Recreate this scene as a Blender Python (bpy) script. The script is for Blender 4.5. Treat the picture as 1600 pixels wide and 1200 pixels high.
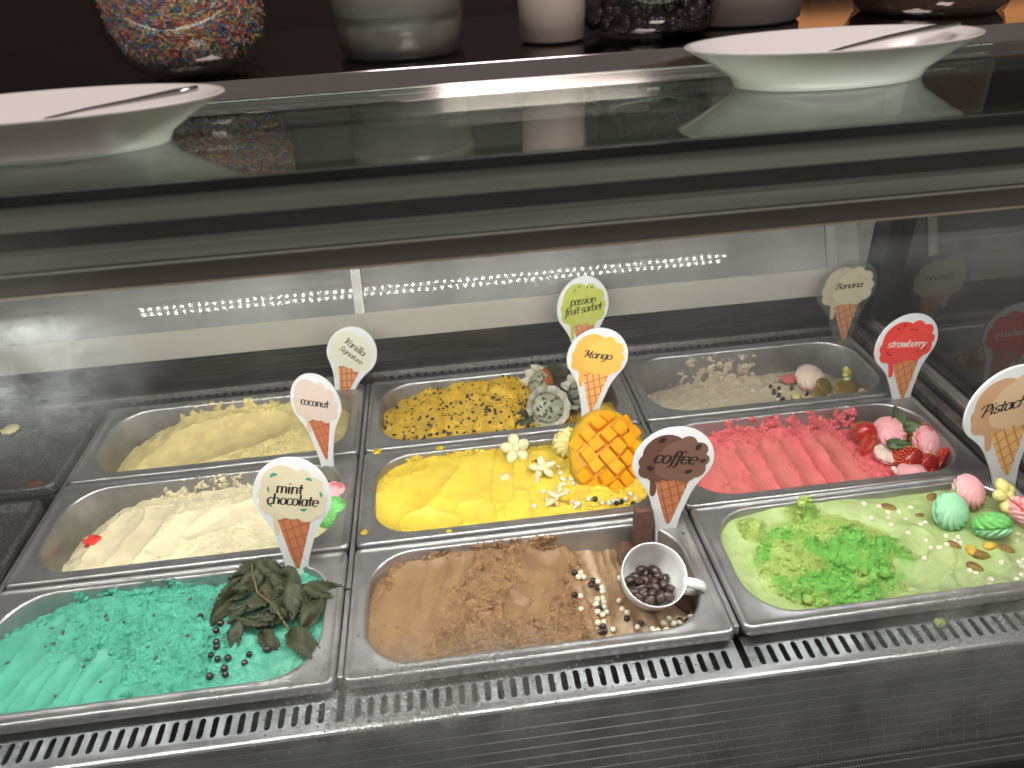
import bpy, bmesh, math, random
import numpy as np
from mathutils import Vector, Matrix, Euler

for o in list(bpy.data.objects): bpy.data.objects.remove(o)
S = bpy.context.scene
C = S.collection
R = math.radians
random.seed(7)

# ------------------------------------------------------------------ camera
cam = bpy.data.cameras.new('camera')
camo = bpy.data.objects.new('camera', cam); C.objects.link(camo)
camo.location = (0.1352, -0.4206, 0.5606)
camo.rotation_euler = Euler((1.0039, 0.0507, -0.1124), 'XYZ')
cam.sensor_width = 36; cam.lens = 36*1150/1600
cam.clip_start = 0.01; cam.clip_end = 200
cam.dof.use_dof = True; cam.dof.focus_distance = 0.79; cam.dof.aperture_fstop = 6.5
S.camera = camo

# ------------------------------------------------------------------ world: dim room
W = bpy.data.worlds.new('World'); S.world = W; W.use_nodes = True
bg = W.node_tree.nodes['Background']
bg.inputs[0].default_value = (1.0, 0.90, 0.84, 1); bg.inputs[1].default_value = 0.21

# ------------------------------------------------------------------ room lamp (ceiling downlight over the counter)
def area(name, loc, rot, sx, sy, power, col):
    l = bpy.data.lights.new(name, 'AREA'); l.shape = 'RECTANGLE'; l.size = sx; l.size_y = sy
    l.energy = power; l.color = col
    o = bpy.data.objects.new(name, l); C.objects.link(o); o.location = loc; o.rotation_euler = rot
    return o
area('ceiling_light', (0.25, 0.10, 1.75), (0, 0, 0), 0.5, 0.5, 7.5, (1.0, 0.84, 0.82))
area('ceiling_light', (0.5, -1.2, 1.9), (R(50), 0, R(10)), 0.7, 0.4, 13.0, (1.0, 0.88, 0.82))
LED_STRENGTH = 350.0
S.view_settings.view_transform = 'Standard'; S.view_settings.look = 'None'
S.view_settings.exposure = 0.0; S.view_settings.gamma = 1.0
try:
    S.cycles.caustics_reflective = False; S.cycles.caustics_refractive = False
    S.cycles.transparent_max_bounces = 16; S.cycles.sample_clamp_indirect = 4.0
except Exception: pass

# ------------------------------------------------------------------ helpers
def srgb(r, g, b):
    f = lambda c: (c/255/12.92) if c/255 <= 0.04045 else ((c/255+0.055)/1.055)**2.4
    return (f(r), f(g), f(b), 1)
def mul(c, k): return (c[0]*k, c[1]*k, c[2]*k, 1)

MATS = {}
def nodes(m): return m.node_tree.nodes, m.node_tree.links
def pmat(name, col, rough=0.5, metal=0.0, var=0.0, vscale=30, bump=0.0, bscale=300, sss=0.0, coat=0.0, ior=1.5,
         rvar=0.0, stretch=None, col2=None, emit=None, estr=0, trans=0.0, sssr=0.004, c2lo=0.45, c2hi=0.6):
    if name in MATS: return MATS[name]
    m = bpy.data.materials.new(name); m.use_nodes = True; N, L = nodes(m)
    p = N['Principled BSDF']
    p.inputs['Base Color'].default_value = col; p.inputs['Roughness'].default_value = rough
    p.inputs['Metallic'].default_value = metal; p.inputs['IOR'].default_value = ior
    if sss: p.inputs['Subsurface Weight'].default_value = sss; p.inputs['Subsurface Radius'].default_value = (1, .7, .5); p.inputs['Subsurface Scale'].default_value = sssr
    if coat: p.inputs['Coat Weight'].default_value = coat; p.inputs['Coat Roughness'].default_value = 0.08
    if trans: p.inputs['Transmission Weight'].default_value = trans
    if emit: p.inputs['Emission Color'].default_value = emit; p.inputs['Emission Strength'].default_value = estr
    if var or bump or rvar or col2:
        tc = N.new('ShaderNodeTexCoord'); mp = N.new('ShaderNodeMapping'); L.new(tc.outputs['Object'], mp.inputs[0])
        if stretch: mp.inputs['Scale'].default_value = stretch
        def noise(sc, det=4, rg=0.55):
            n = N.new('ShaderNodeTexNoise'); n.inputs['Scale'].default_value = sc; n.inputs['Detail'].default_value = det
            n.inputs['Roughness'].default_value = rg; L.new(mp.outputs[0], n.inputs['Vector']); return n
        if var or col2:
            n = noise(vscale); cr = N.new('ShaderNodeValToRGB'); L.new(n.outputs[0], cr.inputs[0])
            cr.color_ramp.elements[0].position = c2lo if col2 else 0.3; cr.color_ramp.elements[1].position = c2hi if col2 else 0.7
            cr.color_ramp.elements[0].color = mul(col, 1-var); cr.color_ramp.elements[1].color = col2 if col2 else tuple(min(1, c*(1+var)) for c in col[:3])+(1,)
            L.new(cr.outputs[0], p.inputs['Base Color'])
        if rvar:
            n = noise(vscale*0.7, 5); mr = N.new('ShaderNodeMapRange'); L.new(n.outputs[0], mr.inputs[0])
            mr.inputs['From Min'].default_value = .3; mr.inputs['From Max'].default_value = .7
            mr.inputs['To Min'].default_value = max(0.02, rough-rvar); mr.inputs['To Max'].default_value = min(1, rough+rvar); L.new(mr.outputs[0], p.inputs['Roughness'])
        if bump:
            n = noise(bscale, 6, .65); b = N.new('ShaderNodeBump'); b.inputs['Strength'].default_value = 1; b.inputs['Distance'].default_value = bump
            L.new(n.outputs[0], b.inputs['Height']); L.new(b.outputs[0], p.inputs['Normal'])
    MATS[name] = m; return m

def glassmat(name, tint=(1, 1, 1, 1), f0=0.04, rough=0.0, fog=0.0, fogcol=(.8, .85, .85, 1), fogmask=None):
    """clear pane: transparent + reflection by the real angle of view; optional fogged areas (breath / condensation / added haze)"""
    m = bpy.data.materials.new(name); m.use_nodes = True; N, L = nodes(m); N.remove(N['Principled BSDF'])
    out = N['Material Output']; t = N.new('ShaderNodeBsdfTransparent'); t.inputs[0].default_value = tint
    g = N.new('ShaderNodeBsdfGlossy'); g.inputs['Roughness'].default_value = rough
    lw = N.new('ShaderNodeLayerWeight'); lw.inputs[0].default_value = 0.5
    pw = N.new('ShaderNodeMath'); pw.operation = 'POWER'; pw.inputs[1].default_value = 5; L.new(lw.outputs['Facing'], pw.inputs[0])
    ma = N.new('ShaderNodeMath'); ma.operation = 'MULTIPLY_ADD'; ma.inputs[1].default_value = 1-f0; ma.inputs[2].default_value = f0; L.new(pw.outputs[0], ma.inputs[0])
    mx = N.new('ShaderNodeMixShader'); L.new(ma.outputs[0], mx.inputs[0])
    base = t
    if fogmask:
        d = N.new('ShaderNodeBsdfTranslucent'); d.inputs[0].default_value = fogcol
        d2 = N.new('ShaderNodeBsdfDiffuse'); d2.inputs[0].default_value = fogcol
        ad = N.new('ShaderNodeMixShader'); ad.inputs[0].default_value = 0.5; L.new(d.outputs[0], ad.inputs[1]); L.new(d2.outputs[0], ad.inputs[2])
        mf = N.new('ShaderNodeMixShader'); L.new(t.outputs[0], mf.inputs[1]); L.new(ad.outputs[0], mf.inputs[2])
        fac = fogmask(N, L); L.new(fac, mf.inputs[0]); base = mf
    L.new(base.outputs[0], mx.inputs[1]); L.new(g.outputs[0], mx.inputs[2]); L.new(mx.outputs[0], out.inputs[0])
    MATS[name] = m; return m

def mesh_np(name, V, F):
    me = bpy.data.meshes.new(name); me.from_pydata([tuple(v) for v in V], [], [tuple(f) for f in F]); me.update(); return me
def link(name, me, m=None, parent=None, loc=None, rot=None, smooth=False):
    o = bpy.data.objects.new(name, me); C.objects.link(o)
    if me is not None and m is not None:
        me.materials.clear()
        for x in (m if isinstance(m, (list, tuple)) else [m]): me.materials.append(x)
    if smooth and me is not None: me.polygons.foreach_set('use_smooth', [True]*len(me.polygons))
    if parent is not None: o.parent = parent
    if loc is not None: o.location = loc
    if rot is not None: o.rotation_euler = rot
    return o
def tag(o, label=None, cat=None, group=None, kind=None):
    if label: o['label'] = label
    if cat: o['category'] = cat
    if group: o['group'] = group
    if kind: o['kind'] = kind
    return o
def thing(name, label, cat, loc=(0, 0, 0), rot=(0, 0, 0), group=None):
    o = bpy.data.objects.new(name, None); C.objects.link(o); o.location = loc; o.rotation_euler = rot; o.empty_display_size = .01
    return tag(o, label, cat, group)
def bmobj(name, bm, m, parent=None, loc=None, rot=None, smooth=False):
    me = bpy.data.meshes.new(name); bm.to_mesh(me); bm.free()
    return link(name, me, m, parent, loc, rot, smooth)
def add_box(bm, x0, x1, y0, y1, z0, z1, bev=0.0):
    r = bmesh.ops.create_cube(bm, size=1)
    vs = r['verts']
    for v in vs: v.co = Vector((x0+(v.co.x+.5)*(x1-x0), y0+(v.co.y+.5)*(y1-y0), z0+(v.co.z+.5)*(z1-z0)))
    if bev:
        es = list({e for v in vs for e in v.link_edges})
        bmesh.ops.bevel(bm, geom=es, offset=bev, segments=2, affect='EDGES', profile=.5)
def box(name, x0, x1, y0, y1, z0, z1, m, parent=None, bev=0.0):
    bm = bmesh.new(); add_box(bm, x0, x1, y0, y1, z0, z1, bev); return bmobj(name, bm, m, parent)
def extrude_profile(name, pts, x0, x1, m, parent=None, smooth=False):
    """closed (y,z) section swept along the counter"""
    n = len(pts); V = [(x0, y, z) for y, z in pts]+[(x1, y, z) for y, z in pts]
    F = [(i, (i+1) % n, n+(i+1) % n, n+i) for i in range(n)]+[tuple(range(n-1, -1, -1)), tuple(range(n, 2*n))]
    me = mesh_np(name, V, F); bm = bmesh.new(); bm.from_mesh(me); bmesh.ops.recalc_face_normals(bm, faces=bm.faces); bm.to_mesh(me); bm.free()
    return link(name, me, m, parent, smooth=smooth)
def lathe(prof, n=32, fn=None):
    V = []; F = []
    for i, (r, z) in enumerate(prof):
        for k in range(n):
            a = 2*math.pi*k/n; rr, zz = (r, z) if fn is None else fn(r, z, a, i/(len(prof)-1))
            V.append((rr*math.cos(a), rr*math.sin(a), zz))
    for i in range(len(prof)-1):
        for k in range(n): F.append((i*n+k, i*n+(k+1) % n, (i+1)*n+(k+1) % n, (i+1)*n+k))
    F.append(tuple(range(n-1, -1, -1))); F.append(tuple((len(prof)-1)*n+k for k in range(n)))
    return V, F
def tube(pts, rad, n=8, closed=False, squash=1.0):
    P = [Vector(p) for p in pts]; V = []; F = []; m = len(P)
    up = Vector((0, 0, 1))
    for i, p in enumerate(P):
        t = (P[(i+1) % m if closed else min(i+1, m-1)]-P[(i-1) % m if closed else max(i-1, 0)]).normalized()
        a = t.cross(up); a = a.normalized() if a.length > 1e-4 else Vector((1, 0, 0)); b = a.cross(t).normalized()
        r = rad[i] if isinstance(rad, (list, tuple)) else rad
        for k in range(n):
            an = 2*math.pi*k/n; V.append(p+a*math.cos(an)*r+b*math.sin(an)*r*squash)
    for i in range(m if closed else m-1):
        j = (i+1) % m
        for k in range(n): F.append((i*n+k, i*n+(k+1) % n, j*n+(k+1) % n, j*n+k))
    if not closed: F.append(tuple(range(n-1, -1, -1))); F.append(tuple((m-1)*n+k for k in range(n)))
    return V, F
def joinVF(parts):
    V = []; F = []
    for v, f in parts:
        o = len(V); V += [tuple(x) for x in v]; F += [tuple(i+o for i in q) for q in f]
    return V, F
def ico(sub, r=1.0):
    bm = bmesh.new(); bmesh.ops.create_icosphere(bm, subdivisions=sub, radius=r)
    V = np.array([v.co[:] for v in bm.verts]); F = [tuple(v.index for v in f.verts) for f in bm.faces]; bm.free(); return V, F

# ---- vectorised gradient noise
def perlin(x, y, seed=0):
    x = np.asarray(x, float); y = np.asarray(y, float)
    rs = np.random.RandomState(seed); perm = rs.permutation(256); perm = np.concatenate([perm, perm]); ang = rs.rand(256)*2*np.pi
    gx, gy = np.cos(ang), np.sin(ang)
    xi = np.floor(x).astype(int); yi = np.floor(y).astype(int); xf = x-xi; yf = y-yi; xi &= 255; yi &= 255
    u = xf*xf*xf*(xf*(xf*6-15)+10); v = yf*yf*yf*(yf*(yf*6-15)+10)
    def g(ix, iy, dx, dy):
        h = perm[perm[ix & 255]+(iy & 255)]; return gx[h]*dx+gy[h]*dy
    a = g(xi, yi, xf, yf); b = g(xi+1, yi, xf-1, yf); c = g(xi, yi+1, xf, yf-1); d = g(xi+1, yi+1, xf-1, yf-1)
    return (a+u*(b-a))+v*((c+u*(d-c))-(a+u*(b-a)))
def fbm(x, y, sc, octv=4, seed=0, gain=.5, billow=False):
    s = 0; a = 1
    for k in range(octv):
        n = perlin(x*sc*2**k+13.7*k, y*sc*2**k+7.1*k, seed+k); s = s+a*(np.abs(n)*2-.5 if billow else n); a *= gain
    return s
def worley(x, y, sc, seed=0):
    rs = np.random.RandomState(seed); px = rs.rand(64, 64); py = rs.rand(64, 64)
    x = np.asarray(x)*sc+31; y = np.asarray(y)*sc+17; xi = np.floor(x).astype(int); yi = np.floor(y).astype(int); d = np.full(x.shape, 9.); d2 = np.full(x.shape, 9.)
    for a in (-1, 0, 1):
        for b in (-1, 0, 1):
            i, j = (xi+a) % 64, (yi+b) % 64; q = (xi+a+px[i, j]-x)**2+(yi+b+py[i, j]-y)**2; d2 = np.minimum(d2, np.maximum(d, q)); d = np.minimum(d, q)
    return np.sqrt(d), np.sqrt(d2)
def sstep(e0, e1, x):
    t = np.clip((x-e0)/(e1-e0), 0, 1); return t*t*(3-2*t)
def blur(a, n):
    for _ in range(2):
        for ax in (0, 1):
            p = np.pad(a, [(n, n) if k == ax else (0, 0) for k in (0, 1)], mode='edge'); c = np.cumsum(p, axis=ax)
            z = np.zeros_like(np.take(c, [0], axis=ax)); c = np.concatenate([z, c], axis=ax)
            k = 2*n+1
            a = (np.take(c, range(k, c.shape[ax]), axis=ax)-np.take(c, range(0, c.shape[ax]-k), axis=ax))/k
    return a

# ------------------------------------------------------------------ shared materials
STEEL = pmat('brushed_steel', (.56, .57, .58, 1), .36, .85, var=.10, vscale=9, rvar=.10, bump=.00006, bscale=160, stretch=(1, 9, 9))
STEEL_RIM = pmat('pan_steel', (.47, .47, .475, 1), .40, .85, var=.14, vscale=40, rvar=.10, bump=.0001, bscale=130)
STEEL_DARK = pmat('dark_steel', (.10, .10, .10, 1), .38, .8, var=.2, vscale=14, rvar=.1)
STEEL_BACK = pmat('back_steel', (.24, .235, .225, 1), .034, 0, var=.25, vscale=5, ior=1.17, stretch=(1.5, 1, .6))
BLACK = pmat('black_plastic', (.012, .012, .012, 1), .35, 0, var=.3, vscale=12)
BLACK_GLOSS = pmat('black_gloss_panel', (.25, .275, .282, 1), .24, 0, var=.25, vscale=8, rvar=.1)
ALU = pmat('aluminium_profile', (.27, .30, .262, 1), .22, .30, var=.40, vscale=7, rvar=.08, stretch=(.35, 9, 9))
ALU_LIGHT = pmat('bright_aluminium', (.75, .72, .68, 1), .25, .9, var=.1, vscale=9)
WHITE_PANEL = pmat('white_panel_plastic', (.40, .385, .34, 1), .45, 0, var=.06, vscale=5)

# ------------------------------------------------------------------ SETTING
wall = box('wall', -3, 3.2, 1.30, 1.36, -1.2, 3, pmat('brown_wall', (.020, .0105, .0095, 1), .6, 0, var=.1, vscale=2)); tag(wall, kind='structure')
floor = box('floor', -3, 3.2, -3, 1.3, -1.25, -1.2, pmat('dark_floor', (.05, .045, .04, 1), .5, var=.2, vscale=3)); tag(floor, kind='structure')

# ------------------------------------------------------------------ DISPLAY CASE
case = thing('display_case', 'steel ice cream display case with glass front holding the tubs', 'display case', (0, 0, -1.2))
def cpart(o): o.parent = case; o.matrix_parent_inverse = Matrix.Translation((0, 0, 1.2)); return o
XL, XR = -.80, .775
PX, PY = .365, .1684

def slot_plate(x0, n, pitch, y0, y1, w, ya, yb, xend0, xend1, z, m, name='slotted_plate', skew=0.0):
    """sheet-steel strip with n real open slots, rounded ends, 1.5 mm thick"""
    V = []; F = []; K = 6
    def quad(a, b, c, d): F.append((a, b, c, d))
    def add(x, y, zz): V.append((x, y, zz)); return len(V)-1
    edges = [x0+i*pitch-pitch/2 for i in range(n+1)]
    for i in range(n):
        cx = x0+i*pitch; xa, xb = edges[i], edges[i+1]
        loop = [(cx+w/2*math.cos(t), yb-w/2+w/2*math.sin(t)) for t in np.linspace(0, math.pi, K)]+[(cx+w/2*math.cos(t), ya+w/2+w/2*math.sin(t)) for t in np.linspace(math.pi, 2*math.pi, K)]
        # outer points matching the loop
        outer = []
        for (px, py) in loop:
            dx, dy = px-cx, py-(ya+yb)/2; sx = (pitch/2)/abs(dx) if abs(dx) > 1e-9 else 1e9
            hy = (y1-(ya+yb)/2) if dy > 0 else ((ya+yb)/2-y0); sy = hy/abs(dy) if abs(dy) > 1e-9 else 1e9
            s = min(sx, sy); outer.append((cx+dx*s, (ya+yb)/2+dy*s))
        I = [add(*p, z) for p in loop]; O = [add(*p, z) for p in outer]; D = [add(*p, z-.0015) for p in loop]
        co = [add(xb, y1, z), add(xa, y1, z), add(xa, y0, z), add(xb, y0, z)]; M = len(loop)
        for k in range(M):
            k2 = (k+1) % M; quad(I[k], O[k], O[k2], I[k2]); quad(D[k], I[k], I[k2], D[k2])
        for ci, (cxx, cyy) in zip(co, [(xb, y1), (xa, y1), (xa, y0), (xb, y0)]):
            for k in range(M):
                a, b = outer[k], outer[(k+1) % M]
                if abs(a[0]-b[0]) > 1e-7 and abs(a[1]-b[1]) > 1e-7:
                    lo = (min(a[0], b[0])-1e-7, max(a[0], b[0])+1e-7, min(a[1], b[1])-1e-7, max(a[1], b[1])+1e-7)
                    if lo[0] <= cxx <= lo[1] and lo[2] <= cyy <= lo[3]: F.append((O[k], ci, O[(k+1) % M]))
    for a, b in ((xend0, edges[0]), (edges[-1], xend1)):
        if b-a > 1e-4: quad(add(a, y0, z), add(b, y0, z), add(b, y1, z), add(a, y1, z))
    me = mesh_np(name, V, F); bm = bmesh.new(); bm.from_mesh(me); bmesh.ops.remove_doubles(bm, verts=bm.verts, dist=1e-6); bmesh.ops.recalc_face_normals(bm, faces=bm.faces)
    bm.to_mesh(me); bm.free()
    return cpart(link(name, me, m))
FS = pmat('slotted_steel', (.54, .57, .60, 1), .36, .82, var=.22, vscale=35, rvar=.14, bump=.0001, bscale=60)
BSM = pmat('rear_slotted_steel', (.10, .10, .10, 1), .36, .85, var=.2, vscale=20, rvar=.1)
for c in (-2, -1, 0, 1):
    X = c*PX
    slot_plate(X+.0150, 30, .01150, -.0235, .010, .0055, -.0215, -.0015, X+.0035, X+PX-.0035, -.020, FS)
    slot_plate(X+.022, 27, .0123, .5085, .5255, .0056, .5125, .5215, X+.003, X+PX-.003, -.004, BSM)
cpart(box('slot_tray', XL, XR, -.030, .012, -.060, -.055, BLACK)); cpart(box('slot_tray', XL, XR, .505, .527, -.04, -.036, pmat('rear_tray_steel', (.30, .30, .30, 1), .3, .9, var=.2, vscale=40)))
# front lip: folded steel edge then the black face under it
cpart(extrude_profile('front_lip', [(-.0238, -.0185), (-.0305, -.0182), (-.0325, -.0188), (-.0340, -.0205), (-.0343, -.0230), (-.0343, -.030), (-.0325, -.030), (-.0325, -.0215), (-.0238, -.0205)], XL, XR, STEEL))
pts = [(-.033, -.0305)]
zz = -.0305
for k in range(12):                                                      # shallow grooves in the black face stand for reflected lines
    pts += [(-.0352, zz-.0005), (-.0352, zz-.0140), (-.0338, zz-.0146), (-.0338, zz-.0152)]; zz -= .0156
pts += [(-.028, zz), (-.028, -.0305)]
cpart(extrude_profile('front_face', pts, XL, XR, BLACK_GLOSS))
# well below the pans
well = [('well_floor', XL, XR, -.03, .56, -.16, -.15), ('well_wall', XL, XR, .527, .56, -.15, -.045), ('well_wall', XL, XL+.01, -.02, .52, -.15, -.02), ('well_wall', .738, .745, -.02, .52, -.15, -.012)]
for n_, *b in well: cpart(box(n_, *b, STEEL_DARK))
for c in (-1, 0, 1): cpart(box('divider_bar', c*PX-.0026, c*PX+.0026, .0105, .508, -.016, -.0045, STEEL_RIM, bev=.001))
for r in (1, 2): cpart(box('cross_bar', XL+.01, .738, r*PY-.003, r*PY+.003, -.030, -.016, STEEL_DARK))
cpart(box('rear_edge_bar', XL, .738, .5260, .5285, -.012, .0015, ALU_LIGHT, bev=.0006))
# back: ribbed black wall, white panel, sloped steel, upper panel
pts = [(.545, .0018), (.5290, .0018)]; zz = .0018
for k in range(7): pts += [(.5290, zz+.0058), (.5302, zz+.0064), (.5302, zz+.0074)]; zz += .0076; pts += [(.5290, zz)]
pts += [(.5290, .0562), (.545, .0562)]
cpart(extrude_profile('ribbed_back_wall', pts, XL, XR-.02, pmat('ribbed_black', (.028, .027, .026, 1), .24, .35, var=.35, vscale=14, rvar=.14, stretch=(.3, 2, 2))))
cpart(box('white_panel', XL, .735, .5255, .5310, .0566, .1005, WHITE_PANEL, bev=.001))
a0 = (.5275, .1010); a1 = (.5545, .1560)
for x0, x1 in ((XL, -.004), (.011, .684), (.700, .735)):
    cpart(extrude_profile('steel_back_panel', [a0, a1, (a1[0]+.008, a1[1]), (a0[0]+.008, a0[1])], x0, x1, STEEL_BACK))
for x0, x1 in ((-.004, .011), (.684, .700)):
    cpart(extrude_profile('door_post', [(a0[0]-.002, a0[1]), (a1[0]-.002, a1[1]), (a1[0]+.008, a1[1]), (a0[0]+.008, a0[1])], x0+.0005, x1-.0005, pmat('grey_post_a', (.30, .29, .27, 1), .4, .3)))
cpart(box('rear_rail', XL, .735, .5537, .575, .1565, .172, ALU))
cpart(box('rear_upper_panel', XL, XR, .566, .580, .1725, .440, pmat('rear_door_glass', (.11, .11, .10, 1), .12, 0, var=.3, vscale=4)))
cpart(box('corner_post', .7355, .7505, .536, .552, .0, .44, pmat('grey_post', (.50, .48, .45, 1), .35, .6, var=.1)))
cpart(box('corner_post', .7520, .7690, .500, .535, .02, .44, BLACK))
# right side: ledge, rubber strip, twin rails, side glass
SIDE_L = pmat('side_ledge_steel', (.33, .31, .29, 1), .36, .85, var=.35, vscale=60, rvar=.15, bump=.0005, bscale=420)
cpart(box('side_ledge', .7375, .7520, -.02, .528, -.010, .0025, SIDE_L, bev=.001))
cpart(box('rubber_strip', .7525, .7580, -.02, .528, -.010, .0060, BLACK, bev=.001))
cpart(box('side_rail', .7585, .7625, -.02, .528, -.010, .0130, ALU_LIGHT, bev=.001))
cpart(box('side_rail', .7632, .7680, -.02, .528, -.010, .0180, STEEL, bev=.001))
cpart(box('side_glass', .7700, .7760, -.02, .535, -.010, .440, pmat('dark_side_glass', (.022, .021, .020, 1), .04, 0, ior=1.72, bump=.0, rvar=0)))
cpart(box('side_glass', XL-.004, XL+.002, -.02, .535, -.01, .44, MATS['dark_side_glass']))
# canopy under the glass top: stacked aluminium rails, lamp
cpart(box('canopy_rail', XL, XR, .0040, .034, .4235, .4392, ALU, bev=.0012))
cpart(box('canopy_gap', XL, XR, .0130, .034, .4108, .4230, pmat('gap_brown', (.028, .020, .018, 1), .35, .1, var=.3, vscale=5)))  # set-back box coloured dark to stand for the shadow gap between rails
cpart(box('canopy_rail', XL, XR, .0020, .034, .4012, .4105, ALU, bev=.0010))
cpart(box('canopy_gap', XL, XR, .0100, .034, .3995, .4010, BLACK))
cpart(box('canopy_lip', XL, XR, .0010, .006, .3990, .4006, ALU_LIGHT, bev=.0005))
cpart(box('lamp_cover', XL, XR, .0090, .013, .3842, .3988, pmat('lamp_cover_brown', (.14, .12, .10, 1), .3, .5, var=.2, vscale=4, stretch=(.5, 3, 3)), bev=.0004))
cpart(box('canopy_lip', XL, XR, .0080, .013, .3826, .3841, pmat('brass_lip', (.72, .64, .50, 1), .3, .85)))
cpart(box('roof_channel', XL, XR, .0350, .060, .4300, .4360, ALU, bev=.001))
cpart(box('roof_channel', XL, XR, .198, .226, .4260, .4400, BLACK, bev=.001))
led = cpart(box('led_strip', -.53, .755, .0200, .0740, .3925, .3965, pmat('led_housing', (.6, .6, .6, 1), .4, .3)))
bm = bmesh.new()
for y0, n0, dx in ((.030, 76, 0), (.056, 76, .006)):
    for i in range(n0):
        x = -.52+i*.0167+dx
        q = bmesh.new(); add_box(q, -.0025, .0025, -.0025, .0025, -.0009, .0009); q.transform(Matrix.Translation((x, y0, .3895)) @ Matrix.Rotation(R(36), 4, 'X'))
        me_ = bpy.data.meshes.new('tmp'); q.to_mesh(me_); q.free(); bm.from_mesh(me_); bpy.data.meshes.remove(me_)
dio = bmobj('diode_row', bm, pmat('led_diode', (.9, .9, .9, 1), .4, emit=(1.0, .98, .945, 1), estr=LED_STRENGTH)); dio.parent = led; dio['kind'] = 'stuff'
V, F = tube([(XL+.02, .047, .415), (0, .047, .415), (XR-.02, .047, .415)], .006, 12)
cpart(link('fill_tube', mesh_np('fill_tube', V, F), pmat('fill_tube_glow', (.9, .9, .85, 1), .4, emit=(1.0, 1.0, .93, 1), estr=9.5), smooth=True))  # hidden tube added to light the plate undersides through the glass
# glass top, steel shelf behind it
TOPG = glassmat('top_glass_clear', (.80, .86, .82, 1), f0=.24)
cpart(box('top_glass', XL, XR, .0003, .2270, .4410, .4470, TOPG, bev=.0012))
cpart(box('glass_edge_seal', XL, XR, -.0016, .0001, .4398, .4460, pmat('edge_seal', (.02, .024, .024, 1), .18, .2, var=.6, vscale=16, stretch=(.35, 1, 1))))
SHELF = pmat('polished_shelf_steel', (.46, .42, .41, 1), .10, 1.0, var=.08, vscale=5)
cpart(extrude_profile('steel_shelf', [(.2285, .4440), (.2325, .4592), (.2334, .4600), (.560, .4600), (.560, .4440)], XL, 1.0, SHELF))
# front glass
def fogmask(N, L):
    tc = N.new('ShaderNodeTexCoord'); sp = N.new('ShaderNodeSeparateXYZ'); L.new(tc.outputs['Object'], sp.inputs[0])
    def band(sock, c, w):
        a = N.new('ShaderNodeMath'); a.operation = 'SUBTRACT'; L.new(sock, a.inputs[0]); a.inputs[1].default_value = c
        b = N.new('ShaderNodeMath'); b.operation = 'ABSOLUTE'; L.new(a.outputs[0], b.inputs[0])
        m = N.new('ShaderNodeMapRange'); m.interpolation_type = 'SMOOTHSTEP'; L.new(b.outputs[0], m.inputs[0]); m.inputs['From Min'].default_value = w; m.inputs['From Max'].default_value = w*.2
        m.inputs['To Min'].default_value = 0; m.inputs['To Max'].default_value = 1; return m.outputs[0]
    def op(o, a, b):
        m = N.new('ShaderNodeMath'); m.operation = o
        for i, v in enumerate((a, b)):
            if isinstance(v, float): m.inputs[i].default_value = v
            else: L.new(v, m.inputs[i])
        m.use_clamp = True; return m.outputs[0]
    nz = N.new('ShaderNodeTexNoise'); nz.inputs['Scale'].default_value = 26; nz.inputs['Detail'].default_value = 5; L.new(tc.outputs['Object'], nz.inputs['Vector'])
    fine = N.new('ShaderNodeTexNoise'); fine.inputs['Scale'].default_value = 320; fine.inputs['Detail'].default_value = 2; L.new(tc.outputs['Object'], fine.inputs['Vector'])
    blobs = [(.075, .16, .035, .080, .50), (.56, .16, .035, .075, .40), (-.15, .12, .36, .11, .17), (.0, 3.0, -.05, .10, .18), (.2, 3.0, .30, .60, .014)]  # last entry: thin haze over the pane, added to lift the blacks
    tot = None
    for cx, wx, cz, wz, k in blobs:
        f = op('MULTIPLY', op('MULTIPLY', band(sp.outputs[0], cx, wx), band(sp.outputs[2], cz, wz)), k); tot = f if tot is None else op('ADD', tot, f)
    mr = N.new('ShaderNodeMapRange'); L.new(nz.outputs[0], mr.inputs[0]); mr.inputs['From Min'].default_value = .35; mr.inputs['From Max'].default_value = .65; mr.inputs['To Min'].default_value = .25; mr.inputs['To Max'].default_value = 1
    m2 = N.new('ShaderNodeMapRange'); L.new(fine.outputs[0], m2.inputs[0]); m2.inputs['From Min'].default_value = .4; m2.inputs['From Max'].default_value = .6; m2.inputs['To Min'].default_value = .55; m2.inputs['To Max'].default_value = 1
    return op('MULTIPLY', op('MULTIPLY', tot, mr.outputs[0]), m2.outputs[0])
FG = glassmat('front_glass_clear', (.985, .99, .985, 1), f0=.035, fogmask=fogmask)
gt, gb = (-.0045, .4405), (-.0640, -.22)
fg = extrude_profile('front_glass', [gt, gb, (gb[0]-.004, gb[1]), (gt[0]-.004, gt[1])], XL, XR, FG); cpart(fg)
def glass_y(z): return gb[0]+(gt[0]-gb[0])*(z-gb[1])/(gt[1]-gb[1])-.004
# profile at the foot of the front face; pale bumps stand for LED reflections
pf = cpart(extrude_profile('foot_profile', [(-.036, -.168), (-.052, -.186), (-.052, -.194), (-.036, -.190)], XL, XR, pmat('dark_foot_steel', (.16, .16, .16, 1), .35, .6, var=.2, vscale=20)))

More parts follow.
